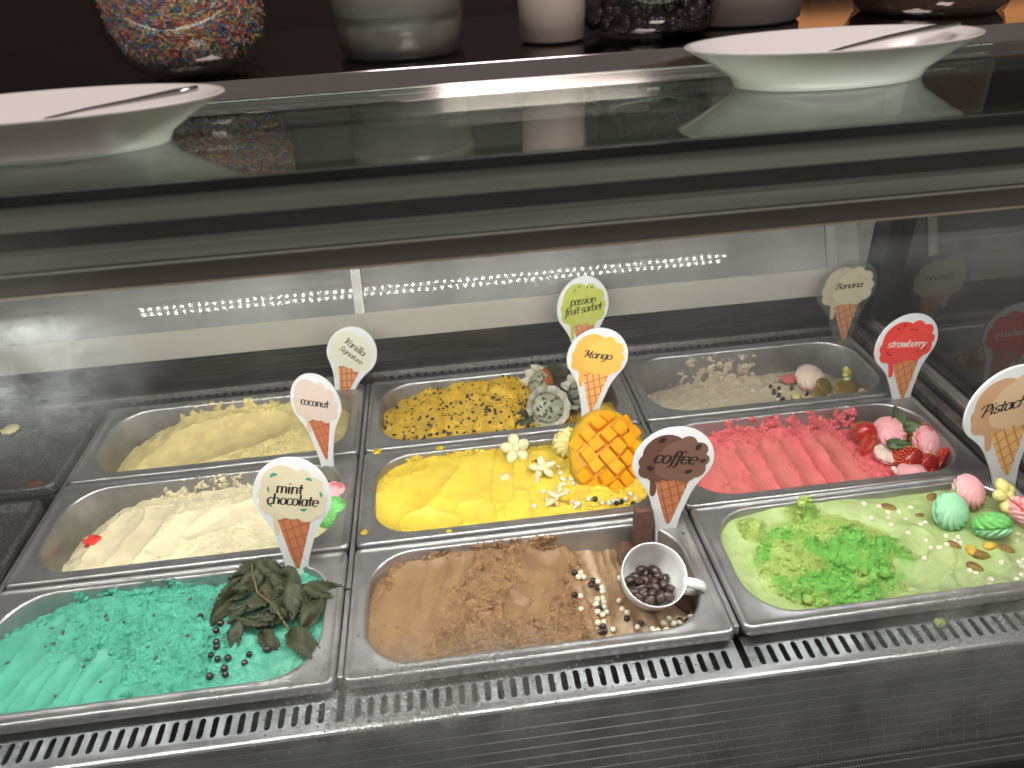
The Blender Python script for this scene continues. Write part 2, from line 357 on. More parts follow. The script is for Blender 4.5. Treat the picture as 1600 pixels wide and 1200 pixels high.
V0, F0 = ico(1, .0011); Vd = []; Fd = []
for k in range(150):
    for q in range(4):
        if q == 2: continue
        x = .30+k*.0030 + .0015*(q % 2); t_ = .10+q*.24; P = V0*np.array([1, 1, .6])+np.array([x, -.0365-.0155*t_, -.1680-.018*t_+.0002])
        Fd += [tuple(i+len(Vd)*len(V0) for i in f_) for f_ in F0]; Vd.append(P)
for k in range(34):                                                     # pale bumps standing for LED reflections low on the front face
    for q in range(26):
        if random.random() < .38+.25*(q < 8): continue
        x = .145+k*.0138+q*.0012+random.uniform(-.0006, .0006); P = V0*np.array([.55, .45, .8])+np.array([x, -.0352, -.062-q*.0042]); Fd += [tuple(i+len(Vd)*len(V0) for i in f_) for f_ in F0]; Vd.append(P)
dm = link('led_glint', mesh_np('led_glint', np.concatenate(Vd), Fd), pmat('led_glint_pale', (.60, .62, .62, 1), .3, .3), pf); dm['kind'] = 'stuff'
# condensation: real drops of water on the outside of the pane
WATER = glassmat('water_drop', (.96, .97, .97, 1), f0=.05, fogmask=lambda N, L: (lambda v: (setattr(v.outputs[0], 'default_value', .36), v.outputs[0])[1])(N.new('ShaderNodeValue')))
rs = np.random.RandomState(12); V0, F0 = ico(2, 1); Vd = []; Fd = []; k = 0
while k < 1150:
    x = rs.normal(.075, .085); z = rs.normal(.035, .034)
    if perlin(np.array(x*22), np.array(z*22), 8) < -.12 or not (-.12 < z < .115): continue
    r = .0004+.0009*rs.rand()**3; P = V0*np.array([r, r*.4, r*rs.uniform(.9, 1.25)])+np.array([x, glass_y(z)-.0001, z]); Fd += [tuple(i+len(Vd)*len(V0) for i in f_) for f_ in F0]; Vd.append(P); k += 1
dr = link('water_drop', mesh_np('water_drop', np.concatenate(Vd), Fd), WATER, fg, smooth=True); dr['kind'] = 'stuff'

# ------------------------------------------------------------------ PANS AND ICE CREAM
OW, OD = .3575, .1655
IX0, IY0, IW, ID, IR = .0165, .0140, .3245, .1395, .047
def rrect(x0, y0, w, d, r, n=10):
    P = []
    for cx, cy, a in ((x0+w-r, y0+d-r, 0), (x0+r, y0+d-r, 90), (x0+r, y0+r, 180), (x0+w-r, y0+r, 270)):
        for k in range(n+1): t = R(a+90*k/n); P.append((cx+r*math.cos(t), cy+r*math.sin(t)))
    return P
def pan_mesh():
    loops = []
    def lo(ins, r, z): loops.append([(x, y, z) for x, y in rrect(ins, ins, OW-2*ins, OD-2*ins, max(r-ins*.6, .001))])
    def li(off, z): loops.append([(x, y, z) for x, y in rrect(IX0+off, IY0+off, IW-2*off, ID-2*off, IR-off*.8)])
    lo(.0012, .008, -.0115); lo(.0, .008, -.0105); lo(.0, .008, -.0040); lo(.0006, .008, -.0015); lo(.0020, .008, -.0002); lo(.0035, .008, 0); lo(.0050, .008, -.0006); lo(.0068, .008, -.0016); lo(.0085, .008, -.0018)
    li(-.0030, -.0018); li(-.0012, -.0013); li(.0002, -.0020); li(.0012, -.0042); li(.0040, -.05); li(.0065, -.088); li(.0120, -.0975); li(.030, -.099)
    V = [p for l in loops for p in l]; n = len(loops[0]); F = []
    for i in range(len(loops)-1):
        for k in range(n): F.append((i*n+k, i*n+(k+1) % n, (i+1)*n+(k+1) % n, (i+1)*n+k))
    F.append(tuple((len(loops)-1)*n+k for k in range(n)))
    return mesh_np('pan', V, F)
PAN = pan_mesh()

def sdf_rr(x, y):
    qx = np.abs(x-IW/2)-(IW/2-IR); qy = np.abs(y-ID/2)-(ID/2-IR)
    return np.minimum(np.maximum(qx, qy), 0)+np.hypot(np.maximum(qx, 0), np.maximum(qy, 0))-IR

class Ice:
    def __init__(s, ctrl, seed, nx=400, ny=176):
        s.nx, s.ny, s.seed = nx, ny, seed
        x = np.linspace(-.002, IW+.002, nx); y = np.linspace(-.002, ID+.002, ny); s.X, s.Y = np.meshgrid(x, y, indexing='ij')
        c = np.array(ctrl)  # rows front..back, cols left..right
        u = np.clip(s.X/IW, 0, 1)*(c.shape[1]-1); v = np.clip(s.Y/ID, 0, 1)*(c.shape[0]-1)
        i = np.minimum(u.astype(int), c.shape[1]-2); j = np.minimum(v.astype(int), c.shape[0]-2); fu = u-i; fv = v-j; fu = fu*fu*(3-2*fu); fv = fv*fv*(3-2*fv)
        s.H = (c[j, i]*(1-fu)+c[j, i+1]*fu)*(1-fv)+(c[j+1, i]*(1-fu)+c[j+1, i+1]*fu)*fv
        s.H = s.H+fbm(s.X, s.Y, 22, 3, seed)*.004
        s.rough = np.ones_like(s.H); s.tint = np.zeros_like(s.H)
        s.wx = s.X+fbm(s.X, s.Y, 40, 3, seed+50)*.004; s.wy = s.Y+fbm(s.X, s.Y, 40, 3, seed+60)*.004
    def carve(s, x0, y0, x1, y1, w, d0, d1, flat=1.0, rag=1.0, rim=.0026):
        """drag a spade from (x0,y0) to (x1,y1): cuts a rounded trough d below the surface"""
        dx, dy = x1-x0, y1-y0; Ln = math.hypot(dx, dy); tx, ty = dx/Ln, dy/Ln
        X = s.X+(s.wx-s.X)*rag; Y = s.Y+(s.wy-s.Y)*rag
        a = (X-x0)*tx+(Y-y0)*ty; b = -(X-x0)*ty+(Y-y0)*tx
        t = np.clip(a/Ln, 0, 1); over = np.maximum(np.maximum(-a, a-Ln), 0)
        ix = lambda px, py: s.H[min(s.nx-1, max(0, int((px+.002)/(IW+.004)*s.nx))), min(s.ny-1, max(0, int((py+.002)/(ID+.004)*s.ny)))]
        z0, z1 = ix(x0, y0)-d0, ix(x1, y1)-d1
        fl = z0+(z1-z0)*t+(np.hypot(b, over)/w)**2*max(d0, d1)*1.15*flat
        fl = fl+perlin(b*420, a*22, s.seed+9)*.00022+perlin(b*130+5, a*12, s.seed+19)*.0003
        cut = sstep(0, .0006, s.H-fl)*(np.hypot(b, over) < w*1.25)
        s.H = np.where(cut > 0, s.H*(1-cut)+fl*cut, s.H); s.rough *= (1-cut)
        ring = np.clip(blur(cut, 3)-cut, 0, 1)
        s.H += ring*rim*(1+1.6*perlin(s.X*160, s.Y*160, s.seed+3))
        s.rough = np.maximum(s.rough, np.clip(ring*1.5, 0, 1)*.8)
    def mound(s, x, y, rx, ry, h):
        q = np.hypot((s.wx-x)/rx, (s.wy-y)/ry); s.H += h*(1-sstep(.35, 1.0, q))
    def smoothzone(s, m): s.rough *= 1-m
    def finish(s, amp=.0022, fine=1.0, sm=.00035):
        amp = amp*1.6; r = blur(s.rough, 1)
        jx, jy = s.X+fbm(s.X, s.Y, 150, 2, s.seed+20)*.0016, s.Y+fbm(s.X, s.Y, 150, 2, s.seed+22)*.0016
        (a1, a2), (b1, b2), (c1, c2) = worley(jx, jy, 120, s.seed), worley(jx, jy, 250, s.seed+1), worley(jx, jy, 480, s.seed+2)
        crack = np.exp(-((a2-a1)/.13)**2)*sstep(-.1, .25, perlin(s.X*70, s.Y*70, s.seed+81))*.6+np.exp(-((b2-b1)/.20)**2)*.42*sstep(-.15, .2, perlin(s.X*90, s.Y*90, s.seed+82))
        lump = (1-a1**2*1.5)*.8+(1-b1**2*1.5)*.45+(1-c1**2*1.4)*.26-.9-crack
        big = fbm(s.X, s.Y, 48, 3, s.seed+31, .55); patch = .35+1.0*sstep(-.25, .45, fbm(s.X, s.Y, 60, 3, s.seed+33))
        s.H = s.H+r*amp*(lump*patch*.95+big*1.0)+r*fbm(s.X, s.Y, 420, 2, s.seed+41)*.0008*fine
        s.H += (1-r)*sm*fbm(s.X, s.Y, 60, 3, s.seed+71)
        sd = sdf_rr(s.X, s.Y); k = sstep(-.004, 0, sd); s.H = s.H*(1-k)+np.minimum(s.H, -.0045)*k; s.r = r
        s.sd = sd
    def at(s, lx, ly):
        i = int(np.clip((lx+.002)/(IW+.004)*(s.nx-1), 0, s.nx-1)); j = int(np.clip((ly+.002)/(ID+.004)*(s.ny-1), 0, s.ny-1)); return float(s.H[i, j])
    def build(s, name, m, loc):
        keep = s.sd < .0025; idx = -np.ones(keep.shape, int); idx[keep] = np.arange(keep.sum())
        V = np.stack([s.X[keep], s.Y[keep], s.H[keep]], 1)
        q = keep[:-1, :-1] & keep[1:, :-1] & keep[1:, 1:] & keep[:-1, 1:]
        F = np.stack([idx[:-1, :-1][q], idx[1:, :-1][q], idx[1:, 1:][q], idx[:-1, 1:][q]], 1)
        me = bpy.data.meshes.new(name); me.vertices.add(len(V)); me.vertices.foreach_set('co', V.ravel())
        me.loops.add(F.size); me.loops.foreach_set('vertex_index', F.ravel()); me.polygons.add(len(F))
        me.polygons.foreach_set('loop_start', np.arange(0, F.size, 4)); me.polygons.foreach_set('loop_total', np.full(len(F), 4))
        me.polygons.foreach_set('use_smooth', np.ones(len(F), bool)); me.update(calc_edges=True)
        at = me.attributes.new('churn', 'FLOAT', 'POINT'); at.data.foreach_set('value', s.r[keep].astype(np.float32))
        at = me.attributes.new('swirl', 'FLOAT', 'POINT'); at.data.foreach_set('value', np.clip(s.tint[keep], 0, 1).astype(np.float32))
        return link(name, me, m, loc=loc)

def icemat(name, col, col_smooth=None, col_swirl=None, rough=.42, sss=.05, var=.09, bump=.0012, bscale=520, spec=.4):
    """cream: churned places get a lighter colour to offset crumb shading, swirl = a second flavour mixed in"""
    m = bpy.data.materials.new(name); m.use_nodes = True; N, L = nodes(m); p = N['Principled BSDF']
    p.inputs['Subsurface Weight'].default_value = sss; p.inputs['Subsurface Radius'].default_value = (1, .75, .5); p.inputs['Subsurface Scale'].default_value = .0018
    p.inputs['Specular IOR Level'].default_value = spec
    at = N.new('ShaderNodeAttribute'); at.attribute_name = 'churn'; sw = N.new('ShaderNodeAttribute'); sw.attribute_name = 'swirl'
    tc = N.new('ShaderNodeTexCoord')
    nz = N.new('ShaderNodeTexNoise'); nz.inputs['Scale'].default_value = 55; nz.inputs['Detail'].default_value = 6; L.new(tc.outputs['Object'], nz.inputs['Vector'])
    mr = N.new('ShaderNodeMapRange'); L.new(nz.outputs[0], mr.inputs[0]); mr.inputs['From Min'].default_value = .3; mr.inputs['From Max'].default_value = .7; mr.inputs['To Min'].default_value = 1-var*1.6; mr.inputs['To Max'].default_value = 1+var
    a = N.new('ShaderNodeMix'); a.data_type = 'RGBA'; L.new(at.outputs['Fac'], a.inputs['Factor']); a.inputs['A'].default_value = col_smooth or col; a.inputs['B'].default_value = col
    b = N.new('ShaderNodeMix'); b.data_type = 'RGBA'; L.new(sw.outputs['Fac'], b.inputs['Factor']); L.new(a.outputs['Result'], b.inputs['A']); b.inputs['B'].default_value = col_swirl or col
    v = N.new('ShaderNodeVectorMath'); v.operation = 'SCALE'; L.new(b.outputs['Result'], v.inputs[0]); L.new(mr.outputs[0], v.inputs['Scale'])
    L.new(v.outputs[0], p.inputs['Base Color'])
    r2 = N.new('ShaderNodeMapRange'); L.new(at.outputs['Fac'], r2.inputs[0]); r2.inputs['To Min'].default_value = rough-.08; r2.inputs['To Max'].default_value = rough+.25; L.new(r2.outputs[0], p.inputs['Roughness'])
    n2 = N.new('ShaderNodeTexNoise'); n2.inputs['Scale'].default_value = bscale; n2.inputs['Detail'].default_value = 4; n2.inputs['Roughness'].default_value = .7; L.new(tc.outputs['Object'], n2.inputs['Vector'])
    bd = N.new('ShaderNodeMath'); bd.operation = 'MULTIPLY_ADD'; L.new(at.outputs['Fac'], bd.inputs[0]); bd.inputs[1].default_value = bump; bd.inputs[2].default_value = bump*.42
    bp = N.new('ShaderNodeBump'); L.new(n2.outputs[0], bp.inputs['Height']); L.new(bd.outputs[0], bp.inputs['Distance']); L.new(bp.outputs[0], p.inputs['Normal'])
    MATS[name] = m; return m

def smear(name, m, parent, loc, u0, u1, ztop, zbot, thr, seed, side='back', thick=.0035, sc=60):
    """flakes of ice cream frozen to the inner wall of the tub, ragged edges"""
    nu, nz_ = int((u1-u0)/.0009), int((ztop-zbot)/.0009)
    u = np.linspace(u0, u1, nu); z = np.linspace(zbot, ztop, nz_); U, Z = np.meshgrid(u, z, indexing='ij')
    e = np.minimum(np.minimum((U-u0), (u1-U))/.02, 1); top = (Z-zbot)/(ztop-zbot)
    n = fbm(U, Z, sc, 5, seed, .70)+.35*fbm(U, Z, 18, 2, seed+5)-top*.55-(1-e)*.5+.46
    T = np.clip((n-thr)*.02, 0, thick)*(1+.8*fbm(U, Z, 300, 2, seed+9)); T = np.where(n > thr, np.maximum(T, .0003), -.0012)
    wallv = ID-.0012-(-.0042-Z)*.06
    P = np.stack([U, wallv-T, Z], -1).reshape(-1, 3); keep = (n > thr)
    idx = np.arange(nu*nz_).reshape(nu, nz_); q = keep[:-1, :-1] | keep[1:, :-1] | keep[1:, 1:] | keep[:-1, 1:]
    F = np.stack([idx[:-1, :-1][q], idx[1:, :-1][q], idx[1:, 1:][q], idx[:-1, 1:][q]], 1)
    used = np.unique(F); rm = -np.ones(len(P), int); rm[used] = np.arange(len(used))
    me = mesh_np(name, P[used], rm[F]); at = me.attributes.new('churn', 'FLOAT', 'POINT'); at.data.foreach_set('value', np.ones(len(used), np.float32))
    o = link(name, me, m, smooth=True); o.parent = parent; o['kind'] = 'stuff'; return o

def crumb_mesh(r, seed, sub=3, rough=.35, flat=.7):
    V, F = ico(sub, 1); rs = np.random.RandomState(seed)
    n = fbm(V[:, 0]+V[:, 2]*.7+seed, V[:, 1]+V[:, 2]*1.3, 1.6, 4, seed, .6)
    V = V*(1+rough*n)[:, None]*r; V[:, 2] *= flat
    me = mesh_np('crumb', V, F); at = me.attributes.new('churn', 'FLOAT', 'POINT'); at.data.foreach_set('value', np.ones(len(V), np.float32)); return me

def pan_origin(c, r): return Vector((c*PX+.00375, r*PY+.0014, 0))
FL = {}
def flavour(key, c, r, panlabel, icelabel, ctrl, m, sculpt, seed, amp=.0022, fine=1, sm=.00035, tilt=(0, 0), dz=0):
    o = pan_origin(c, r); o.z = dz
    p = thing('metal_tub', panlabel, 'tub', o, (R(tilt[0]), R(tilt[1]), 0), 'steel tubs set in the case')
    link('tub_body', PAN, STEEL_RIM if not PAN.materials else None, p)
    PAN.polygons.foreach_set('use_smooth', [True]*len(PAN.polygons))
    ic = Ice(ctrl, seed, *((600, 262) if r == 0 else (460, 202))); sculpt(ic); ic.finish(amp, fine, sm)
    ob = ic.build('ice_cream', m, o+Vector((IX0, IY0, 0))); tag(ob, icelabel, 'ice cream')
    ob.rotation_euler = (R(tilt[0]), R(tilt[1]), 0)
    FL[key] = (ic, o+Vector((IX0, IY0, 0)), ob, m); return ic, ob
def hz(key, x, y):
    ic, o, *_ = FL[key]; return o.z+ic.at(x-o.x, y-o.y)

# --- colours; the first, churned tone is lightened against the crumbs' shade
VAN = icemat('vanilla_cream', srgb(255, 235, 166), srgb(252, 230, 162))
COC = icemat('coconut_cream', srgb(252, 240, 198), srgb(248, 236, 196))
MIN = icemat('mint_cream', srgb(92, 184, 158), srgb(90, 175, 150), srgb(80, 172, 148))
PAS = icemat('passion_sorbet', srgb(240, 196, 58), srgb(234, 190, 72), rough=.26, spec=.5)
MAN = icemat('mango_cream', srgb(250, 220, 74), srgb(246, 216, 84), srgb(242, 196, 52))
COF = icemat('coffee_cream', srgb(158, 124, 88), srgb(147, 117, 84), srgb(206, 182, 154))
BAN = icemat('banana_cream', srgb(222, 206, 182), srgb(212, 196, 168))
STR = icemat('strawberry_cream', srgb(238, 124, 126), srgb(222, 126, 120), srgb(240, 108, 118))
PIS = icemat('pistachio_cream', srgb(172, 196, 104), srgb(174, 194, 130), srgb(112, 188, 82), bump=.0012)

# --- front row
def f(ic):
    m = sstep(.215, .25, ic.X+fbm(ic.X, ic.Y, 30, 3, 4)*.02)
    for k in range(5): ic.carve(.02+.029*k, .105+.01*(k % 2), .004+.031*k, .012, .017, .0055, .0065, rag=1.3)
    ic.rough = np.maximum(ic.rough, .0)
    c = sstep(.02, -.02, np.hypot((ic.wx-.13)/1.9, ic.wy-.085)-.04); ic.rough = np.maximum(ic.rough, c)
    for x in (.06, .09, .12): ic.carve(x, .05, x-.012, .012, .014, .004, .005)
    ic.H += m*(.0035*np.abs(fbm(ic.wx, ic.wy, 38, 3, 77))*2); ic.smoothzone(m*.85)
flavour('mint', -1, 0, 'steel tub of green ice cream at the front left', 'mint green ice cream under wilted mint leaves', [[-.002, -.004, -.006, -.010], [-.010, -.002, -.007, -.011], [-.028, -.012, -.014, -.012]], MIN, f, 11, .0028)
def f(ic):
    for x0, y0, x1, y1, w in ((.042, .118, .016, .030, .022), (.070, .122, .044, .018, .017), (.096, .125, .074, .060, .016)): ic.carve(x0, y0, x1, y1, w, .006, .006)
    c = sstep(.012, -.012, np.hypot((ic.wx-.125)/1.4, ic.wy-.075)-.035); ic.rough = np.maximum(ic.rough, c); ic.H -= .006*np.exp(-(((ic.X-.172)/.016)**2+((ic.Y-.088)/.012)**2))
    ic.carve(.190, .118, .162, .055, .024, .009, .006); ic.carve(.152, .062, .142, .046, .013, .006, .005)
    ic.mound(.145, .10, .02, .015, -.005)
    m = sstep(.205, .225, ic.X+fbm(ic.X, ic.Y, 30, 3, 14)*.02); ic.smoothzone(m*.9)
    st = np.abs(perlin(ic.wx*62+3, ic.wy*10, 44)); ic.H += m*(st*.007-.002); ic.tint += sstep(.25, .34, ic.X+0*ic.Y)*0+m*sstep(.05, .30, st)*.75
flavour('coffee', 0, 0, 'steel tub of brown ice cream with a cup in it', 'brown coffee ice cream with scooped hollow and pearls', [[-.007, -.005, -.010, -.025, -.030], [-.010, -.003, -.009, -.025, -.031], [-.020, -.008, -.010, -.030, -.035]], COF, f, 23, .0036)
def f(ic):
    ring = np.hypot((ic.wx-.105)/.078, (ic.wy-.062)/.060)
    ic.smoothzone(1-sstep(1.12, .9, ring)); ic.H += .012*(1-sstep(.55, 1.05, ring))-.006*(1-sstep(1.0, 1.35, ring))
    ic.mound(.105, .128, .018, .013, .018); ic.mound(.043, .115, .012, .014, .008)
    ic.carve(.045, .07, .058, .045, .018, .008, .008); ic.carve(.098, .062, .118, .035, .020, .010, .010); ic.carve(.090, .095, .132, .085, .014, .006, .006); ic.carve(.145, .06, .158, .042, .016, .008, .007)
    ic.rough = np.maximum(ic.rough*1.0, sstep(1.05, .85, ring)*.85); ic.rough = np.maximum(ic.rough, sstep(.024, .016, np.hypot(ic.X-.105, ic.Y-.124))); ic.rough = np.maximum(ic.rough, sstep(.018, .012, np.hypot(ic.X-.043, ic.Y-.115)))
    out = sstep(1.0, 1.2, ring); ic.H += out*.0028*np.abs(perlin(ic.wx*34+ic.wy*12, ic.wy*30, 9))
    ic.carve(.20, .07, .19, .02, .02, .004, .004); ic.carve(.175, .03, .205, .045, .018, .005, .003)
    ic.tint = sstep(-.22, .12, fbm(ic.X, ic.Y, 26, 3, 5))*sstep(1.1, .85, ring)*.9
flavour('pistachio', 1, 0, 'steel tub of lime green ice cream at the front right', 'lime green pistachio ice cream heaped in crumbly mounds', [[-.012, -.009, -.008, -.009], [-.010, -.002, -.009, -.009], [-.013, -.004, -.010, -.012]], PIS, f, 37, .0036, tilt=(.4, -.6), dz=.002)
# --- middle row
def f(ic):
    ic.carve(.05, .10, .03, .02, .03, .006, .006); ic.carve(.10, .11, .075, .02, .026, .004, .004); ic.carve(.22, .09, .16, .05, .022, .004, .003)
    ic.carve(.145, .07, .13, .03, .02, .004, .004); ic.rough *= .7; m = sstep(.23, .27, ic.X); ic.smoothzone(m*.5)
flavour('coconut', -1, 1, 'steel tub of cream coloured ice cream with a red crumb', 'creamy white coconut ice cream with one red crumb', [[-.040, -.010, -.008, -.010, -.016], [-.046, -.011, -.008, -.011, -.020], [-.055, -.026, -.022, -.024, -.032]], COC, f, 41, .0018)
def f(ic):
    for x0, y0, x1, y1, w in ((.075, .115, .02, .04, .034), (.135, .12, .085, .03, .030), (.155, .12, .150, .045, .016), (.215, .11, .205, .02, .034), (.105, .035, .12, .02, .02), (.04, .03, .08, .018, .018), (.17, .04, .165, .015, .018), (.25, .09, .225, .04, .018)): ic.carve(x0, y0, x1, y1, w, .0042, .0055, rim=.0022)
    ic.rough *= .55; ic.tint = sstep(.1, .5, fbm(ic.X, ic.Y, 28, 3, 8))*.5
flavour('mango', 0, 1, 'steel tub of bright yellow ice cream in the middle', 'bright yellow mango ice cream spread in smooth swipes', [[-.007, -.006, -.008, -.013], [-.007, -.003, -.006, -.014], [-.013, -.007, -.009, -.016]], MAN, f, 53, .0022)
def f(ic):
    for k, x in enumerate((.030, .060, .092, .120, .150, .178, .208)): ic.carve(x+.006, .105-.004*(k % 2), x, .006, .0165, .0048, .0055, rag=.9, rim=.0022)
    ic.tint = sstep(.0, .4, perlin(ic.wx*26, ic.wy*5, 3))*.6
    m = sstep(.225, .25, ic.X); ic.smoothzone(m*.4)
flavour('strawberry', 1, 1, 'steel tub of pink ice cream topped with strawberries', 'pink strawberry ice cream combed into upright grooves', [[-.014, -.016, -.018, -.030, -.032], [-.020, -.020, -.020, -.032, -.034], [-.032, -.022, -.024, -.034, -.040]], STR, f, 67, .0028)
# --- back row
def f(ic):
    ic.carve(.205, .085, .05, .045, .045, .012, .009, rim=.002); ic.carve(.16, .035, .03, .02, .02, .004, .004); ic.smoothzone(sstep(.24, .27, ic.X)*.6); ic.rough *= .8
flavour('vanilla', -1, 2, 'steel tub of pale yellow ice cream at the back left', 'pale yellow vanilla ice cream with a wide smooth scoop', [[-.044, -.026, -.019, -.022], [-.048, -.019, -.012, -.020], [-.050, -.015, -.011, -.024]], VAN, f, 71, .0020)
def f(ic):
    ic.carve(.05, .06, .02, .03, .03, .006, .006); ic.carve(.12, .08, .10, .02, .022, .006, .007); ic.carve(.165, .09, .155, .03, .02, .005, .006); ic.mound(.19, .115, .04, .03, .010)
    ic.mound(.085, .11, .03, .02, .006); ic.rough = np.maximum(ic.rough, .35); ic.H -= sstep(.20, .24, ic.X)*.010
flavour('passion', 0, 2, 'steel tub of seedy orange sorbet at the back', 'orange yellow passion fruit sorbet full of black seeds', [[-.016, -.018, -.018, -.03, -.05], [-.02, -.012, -.008, -.03, -.055], [-.028, -.014, -.006, -.03, -.055]], PAS, f, 83, .0034)
def f(ic):
    ic.carve(.20, .08, .05, .05, .03, .003, .003); ic.rough *= .6
flavour('banana', 1, 2, 'half empty steel tub of beige ice cream at the back right', 'low beige banana ice cream left in the tub', [[-.040, -.040, -.038, -.038], [-.052, -.046, -.042, -.044], [-.062, -.052, -.048, -.055]], BAN, f, 97, .0024)

for key, args in dict(mint=[(.05, .15, -.003, -.028, .18, 5), (.10, .19, .0, -.02, .22, 6)], coffee=[(.035, .10, -.004, -.026, .22, 15), (.08, .205, -.001, -.02, .12, 16)], coconut=[(.09, .26, .0, -.026, .24, 25)],
                      vanilla=[(.075, .22, .002, -.03, .10, 35)], strawberry=[(.055, .26, -.001, -.03, .14, 45)], banana=[(.06, .20, -.003, -.056, .22, 55)], mango=[(.02, .16, -.003, -.014, .3, 65)]).items():
    for a in args: smear('wall_smear', FL[key][3], FL[key][2], None, *a)

def loose(key, n, r0, r1, seed, u0=0, u1=1, v0=0, v1=1, sub=2, need=.45, sink=.15):
    # torn crumbs lying on the churned places of the ice cream
    ic, o, ob, m = FL[key]; rs = np.random.RandomState(seed); B0, F0 = ico(sub, 1); vs = []
    for q in range(8): vs.append(B0*(1+.55*fbm(B0[:, 0]+B0[:, 2]*.7+q*3.1, B0[:, 1]+B0[:, 2]*1.3, 1.5, 4, seed+q, .65))[:, None])
    Vs = []; Fs = []; k = 0; tries = 0
    while k < n and tries < n*60:
        tries += 1; u, v = rs.uniform(u0, u1)*IW, rs.uniform(v0, v1)*ID
        i = int((u+.002)/(IW+.004)*(ic.nx-1)); j = int((v+.002)/(ID+.004)*(ic.ny-1))
        if ic.sd[i, j] > -.004 or ic.r[i, j] < need or perlin(np.array(u*60), np.array(v*60), seed) < -.12: continue
        r = r0+(r1-r0)*rs.rand()**2.2; a = rs.rand()*6.28; P = vs[rs.randint(8)]*np.array([r, r*rs.uniform(.6, 1), r*rs.uniform(.5, .8)]); ca, sa = math.cos(a), math.sin(a)
        P = np.stack([P[:, 0]*ca-P[:, 1]*sa+u, P[:, 0]*sa+P[:, 1]*ca+v, P[:, 2]+ic.H[i, j]+r*sink], 1); Fs.append(np.array(F0)+len(Vs)*len(B0)); Vs.append(P); k += 1
    if not Vs: return
    P = np.concatenate(Vs); me = mesh_np('loose_crumb', P, np.concatenate(Fs)); at = me.attributes.new('churn', 'FLOAT', 'POINT'); at.data.foreach_set('value', np.ones(len(P), np.float32))
    ti = np.clip(((P[:, 0]+.002)/(IW+.004)*(ic.nx-1)).astype(int), 0, ic.nx-1); tj = np.clip(((P[:, 1]+.002)/(ID+.004)*(ic.ny-1)).astype(int), 0, ic.ny-1)
    at = me.attributes.new('swirl', 'FLOAT', 'POINT'); at.data.foreach_set('value', np.clip(ic.tint[ti, tj], 0, 1).astype(np.float32))
    c = link('loose_crumb', me, m, smooth=True); c.parent = ob; c['kind'] = 'stuff'
for key, args in dict(mint=[(420, .0008, .0034, 1, 0, .75, .1, 1)], coffee=[(420, .0007, .0026, 2, .1, .72)], pistachio=[(430, .0009, .0034, 3, .1, .6), (26, .003, .0058, 4, .1, .58, 0, 1, 3)],
                      coconut=[(110, .0006, .0020, 5)], mango=[(160, .0006, .0024, 6)], strawberry=[(420, .0008, .0032, 7)], vanilla=[(110, .0007, .0022, 8)], passion=[(220, .001, .004, 9, 0, .68)], banana=[(160, .0006, .0022, 10)]).items():
    for a in args: loose(key, *a)

# empty frosted trays of the column on the left
FROST = pmat('frosted_black_tray', (.060, .060, .060, 1), .42, .4, col2=(.20, .20, .20, 1), c2lo=.46, c2hi=.74, vscale=330, bump=.0006, bscale=160)
def tray(label, y0, y1):
    t = thing('frosted_tray', label, 'tray', (-.725, y0, -.003), group='frosted black trays')
    d = y1-y0; w = .348; P = []
    loops = [(0, -.012), (0, -.002), (.0015, 0), (.004, .0004), (.007, -.001), (.010, -.007), (.014, -.009), (.06, -.010)]
    V = []; F = []
    for ins, z in loops: V += [(x, y, z) for x, y in rrect(ins, ins, w-2*ins, d-2*ins, max(.016-ins*.5, .004), 6)]
    n = len(V)//len(loops)
    for i in range(len(loops)-1):
        for k in range(n): F.append((i*n+k, i*n+(k+1) % n, (i+1)*n+(k+1) % n, (i+1)*n+k))
    F.append(tuple((len(loops)-1)*n+k for k in range(n)))
    link('tray_body', mesh_np('tray', V, F), FROST, t, smooth=True)
    return t
tr1 = tray('frosty black tray at the back of the left column', .338, .480); tr2 = tray('frosty black tray in front of another at the left edge', .172, .318)

def crumb(label, cat, x, y, z, r, m, seed, name='crumb', flat=.6, rot=0):
    o = link(name, crumb_mesh(r, seed, 3, .5, flat), m, loc=(x, y, z), rot=(0, 0, rot), smooth=True); return tag(o, label, cat)
REDC = pmat('red_crumb', srgb(236, 70, 62), .6, var=.2, vscale=200, bump=.0006)
crumb('small red crumb lying on the white coconut ice cream', 'crumb', -.316, .2665, hz('coconut', -.316, .2665)+.002, .0085, REDC, 3)
crumb('yellow drip of ice cream on the black tray edge', 'crumb', -.487, .474, .001, .011, VAN, 5, flat=.2)
crumb('rusty brown smudge of ice cream on the black tray', 'crumb', -.407, .352, -.008, .011, pmat('rusty_smudge', srgb(120, 62, 48), .6, var=.2), 6, flat=.12)
crumb('bright green crumb on the slotted steel plate', 'crumb', .5560, -.004, -.017, .0052, PIS, 7)
for i, (x, y, r) in enumerate(((.02, .335, .006), (.1, .329, .005), (.0125, .19, .004), (.105, .176, .003))):
    o = crumb('yellow spot of melted ice cream dried on a tub rim', 'crumb', x, y, -.0006, r, MAN, 20+i, flat=.15); o['group'] = 'yellow spots on the tub rims'

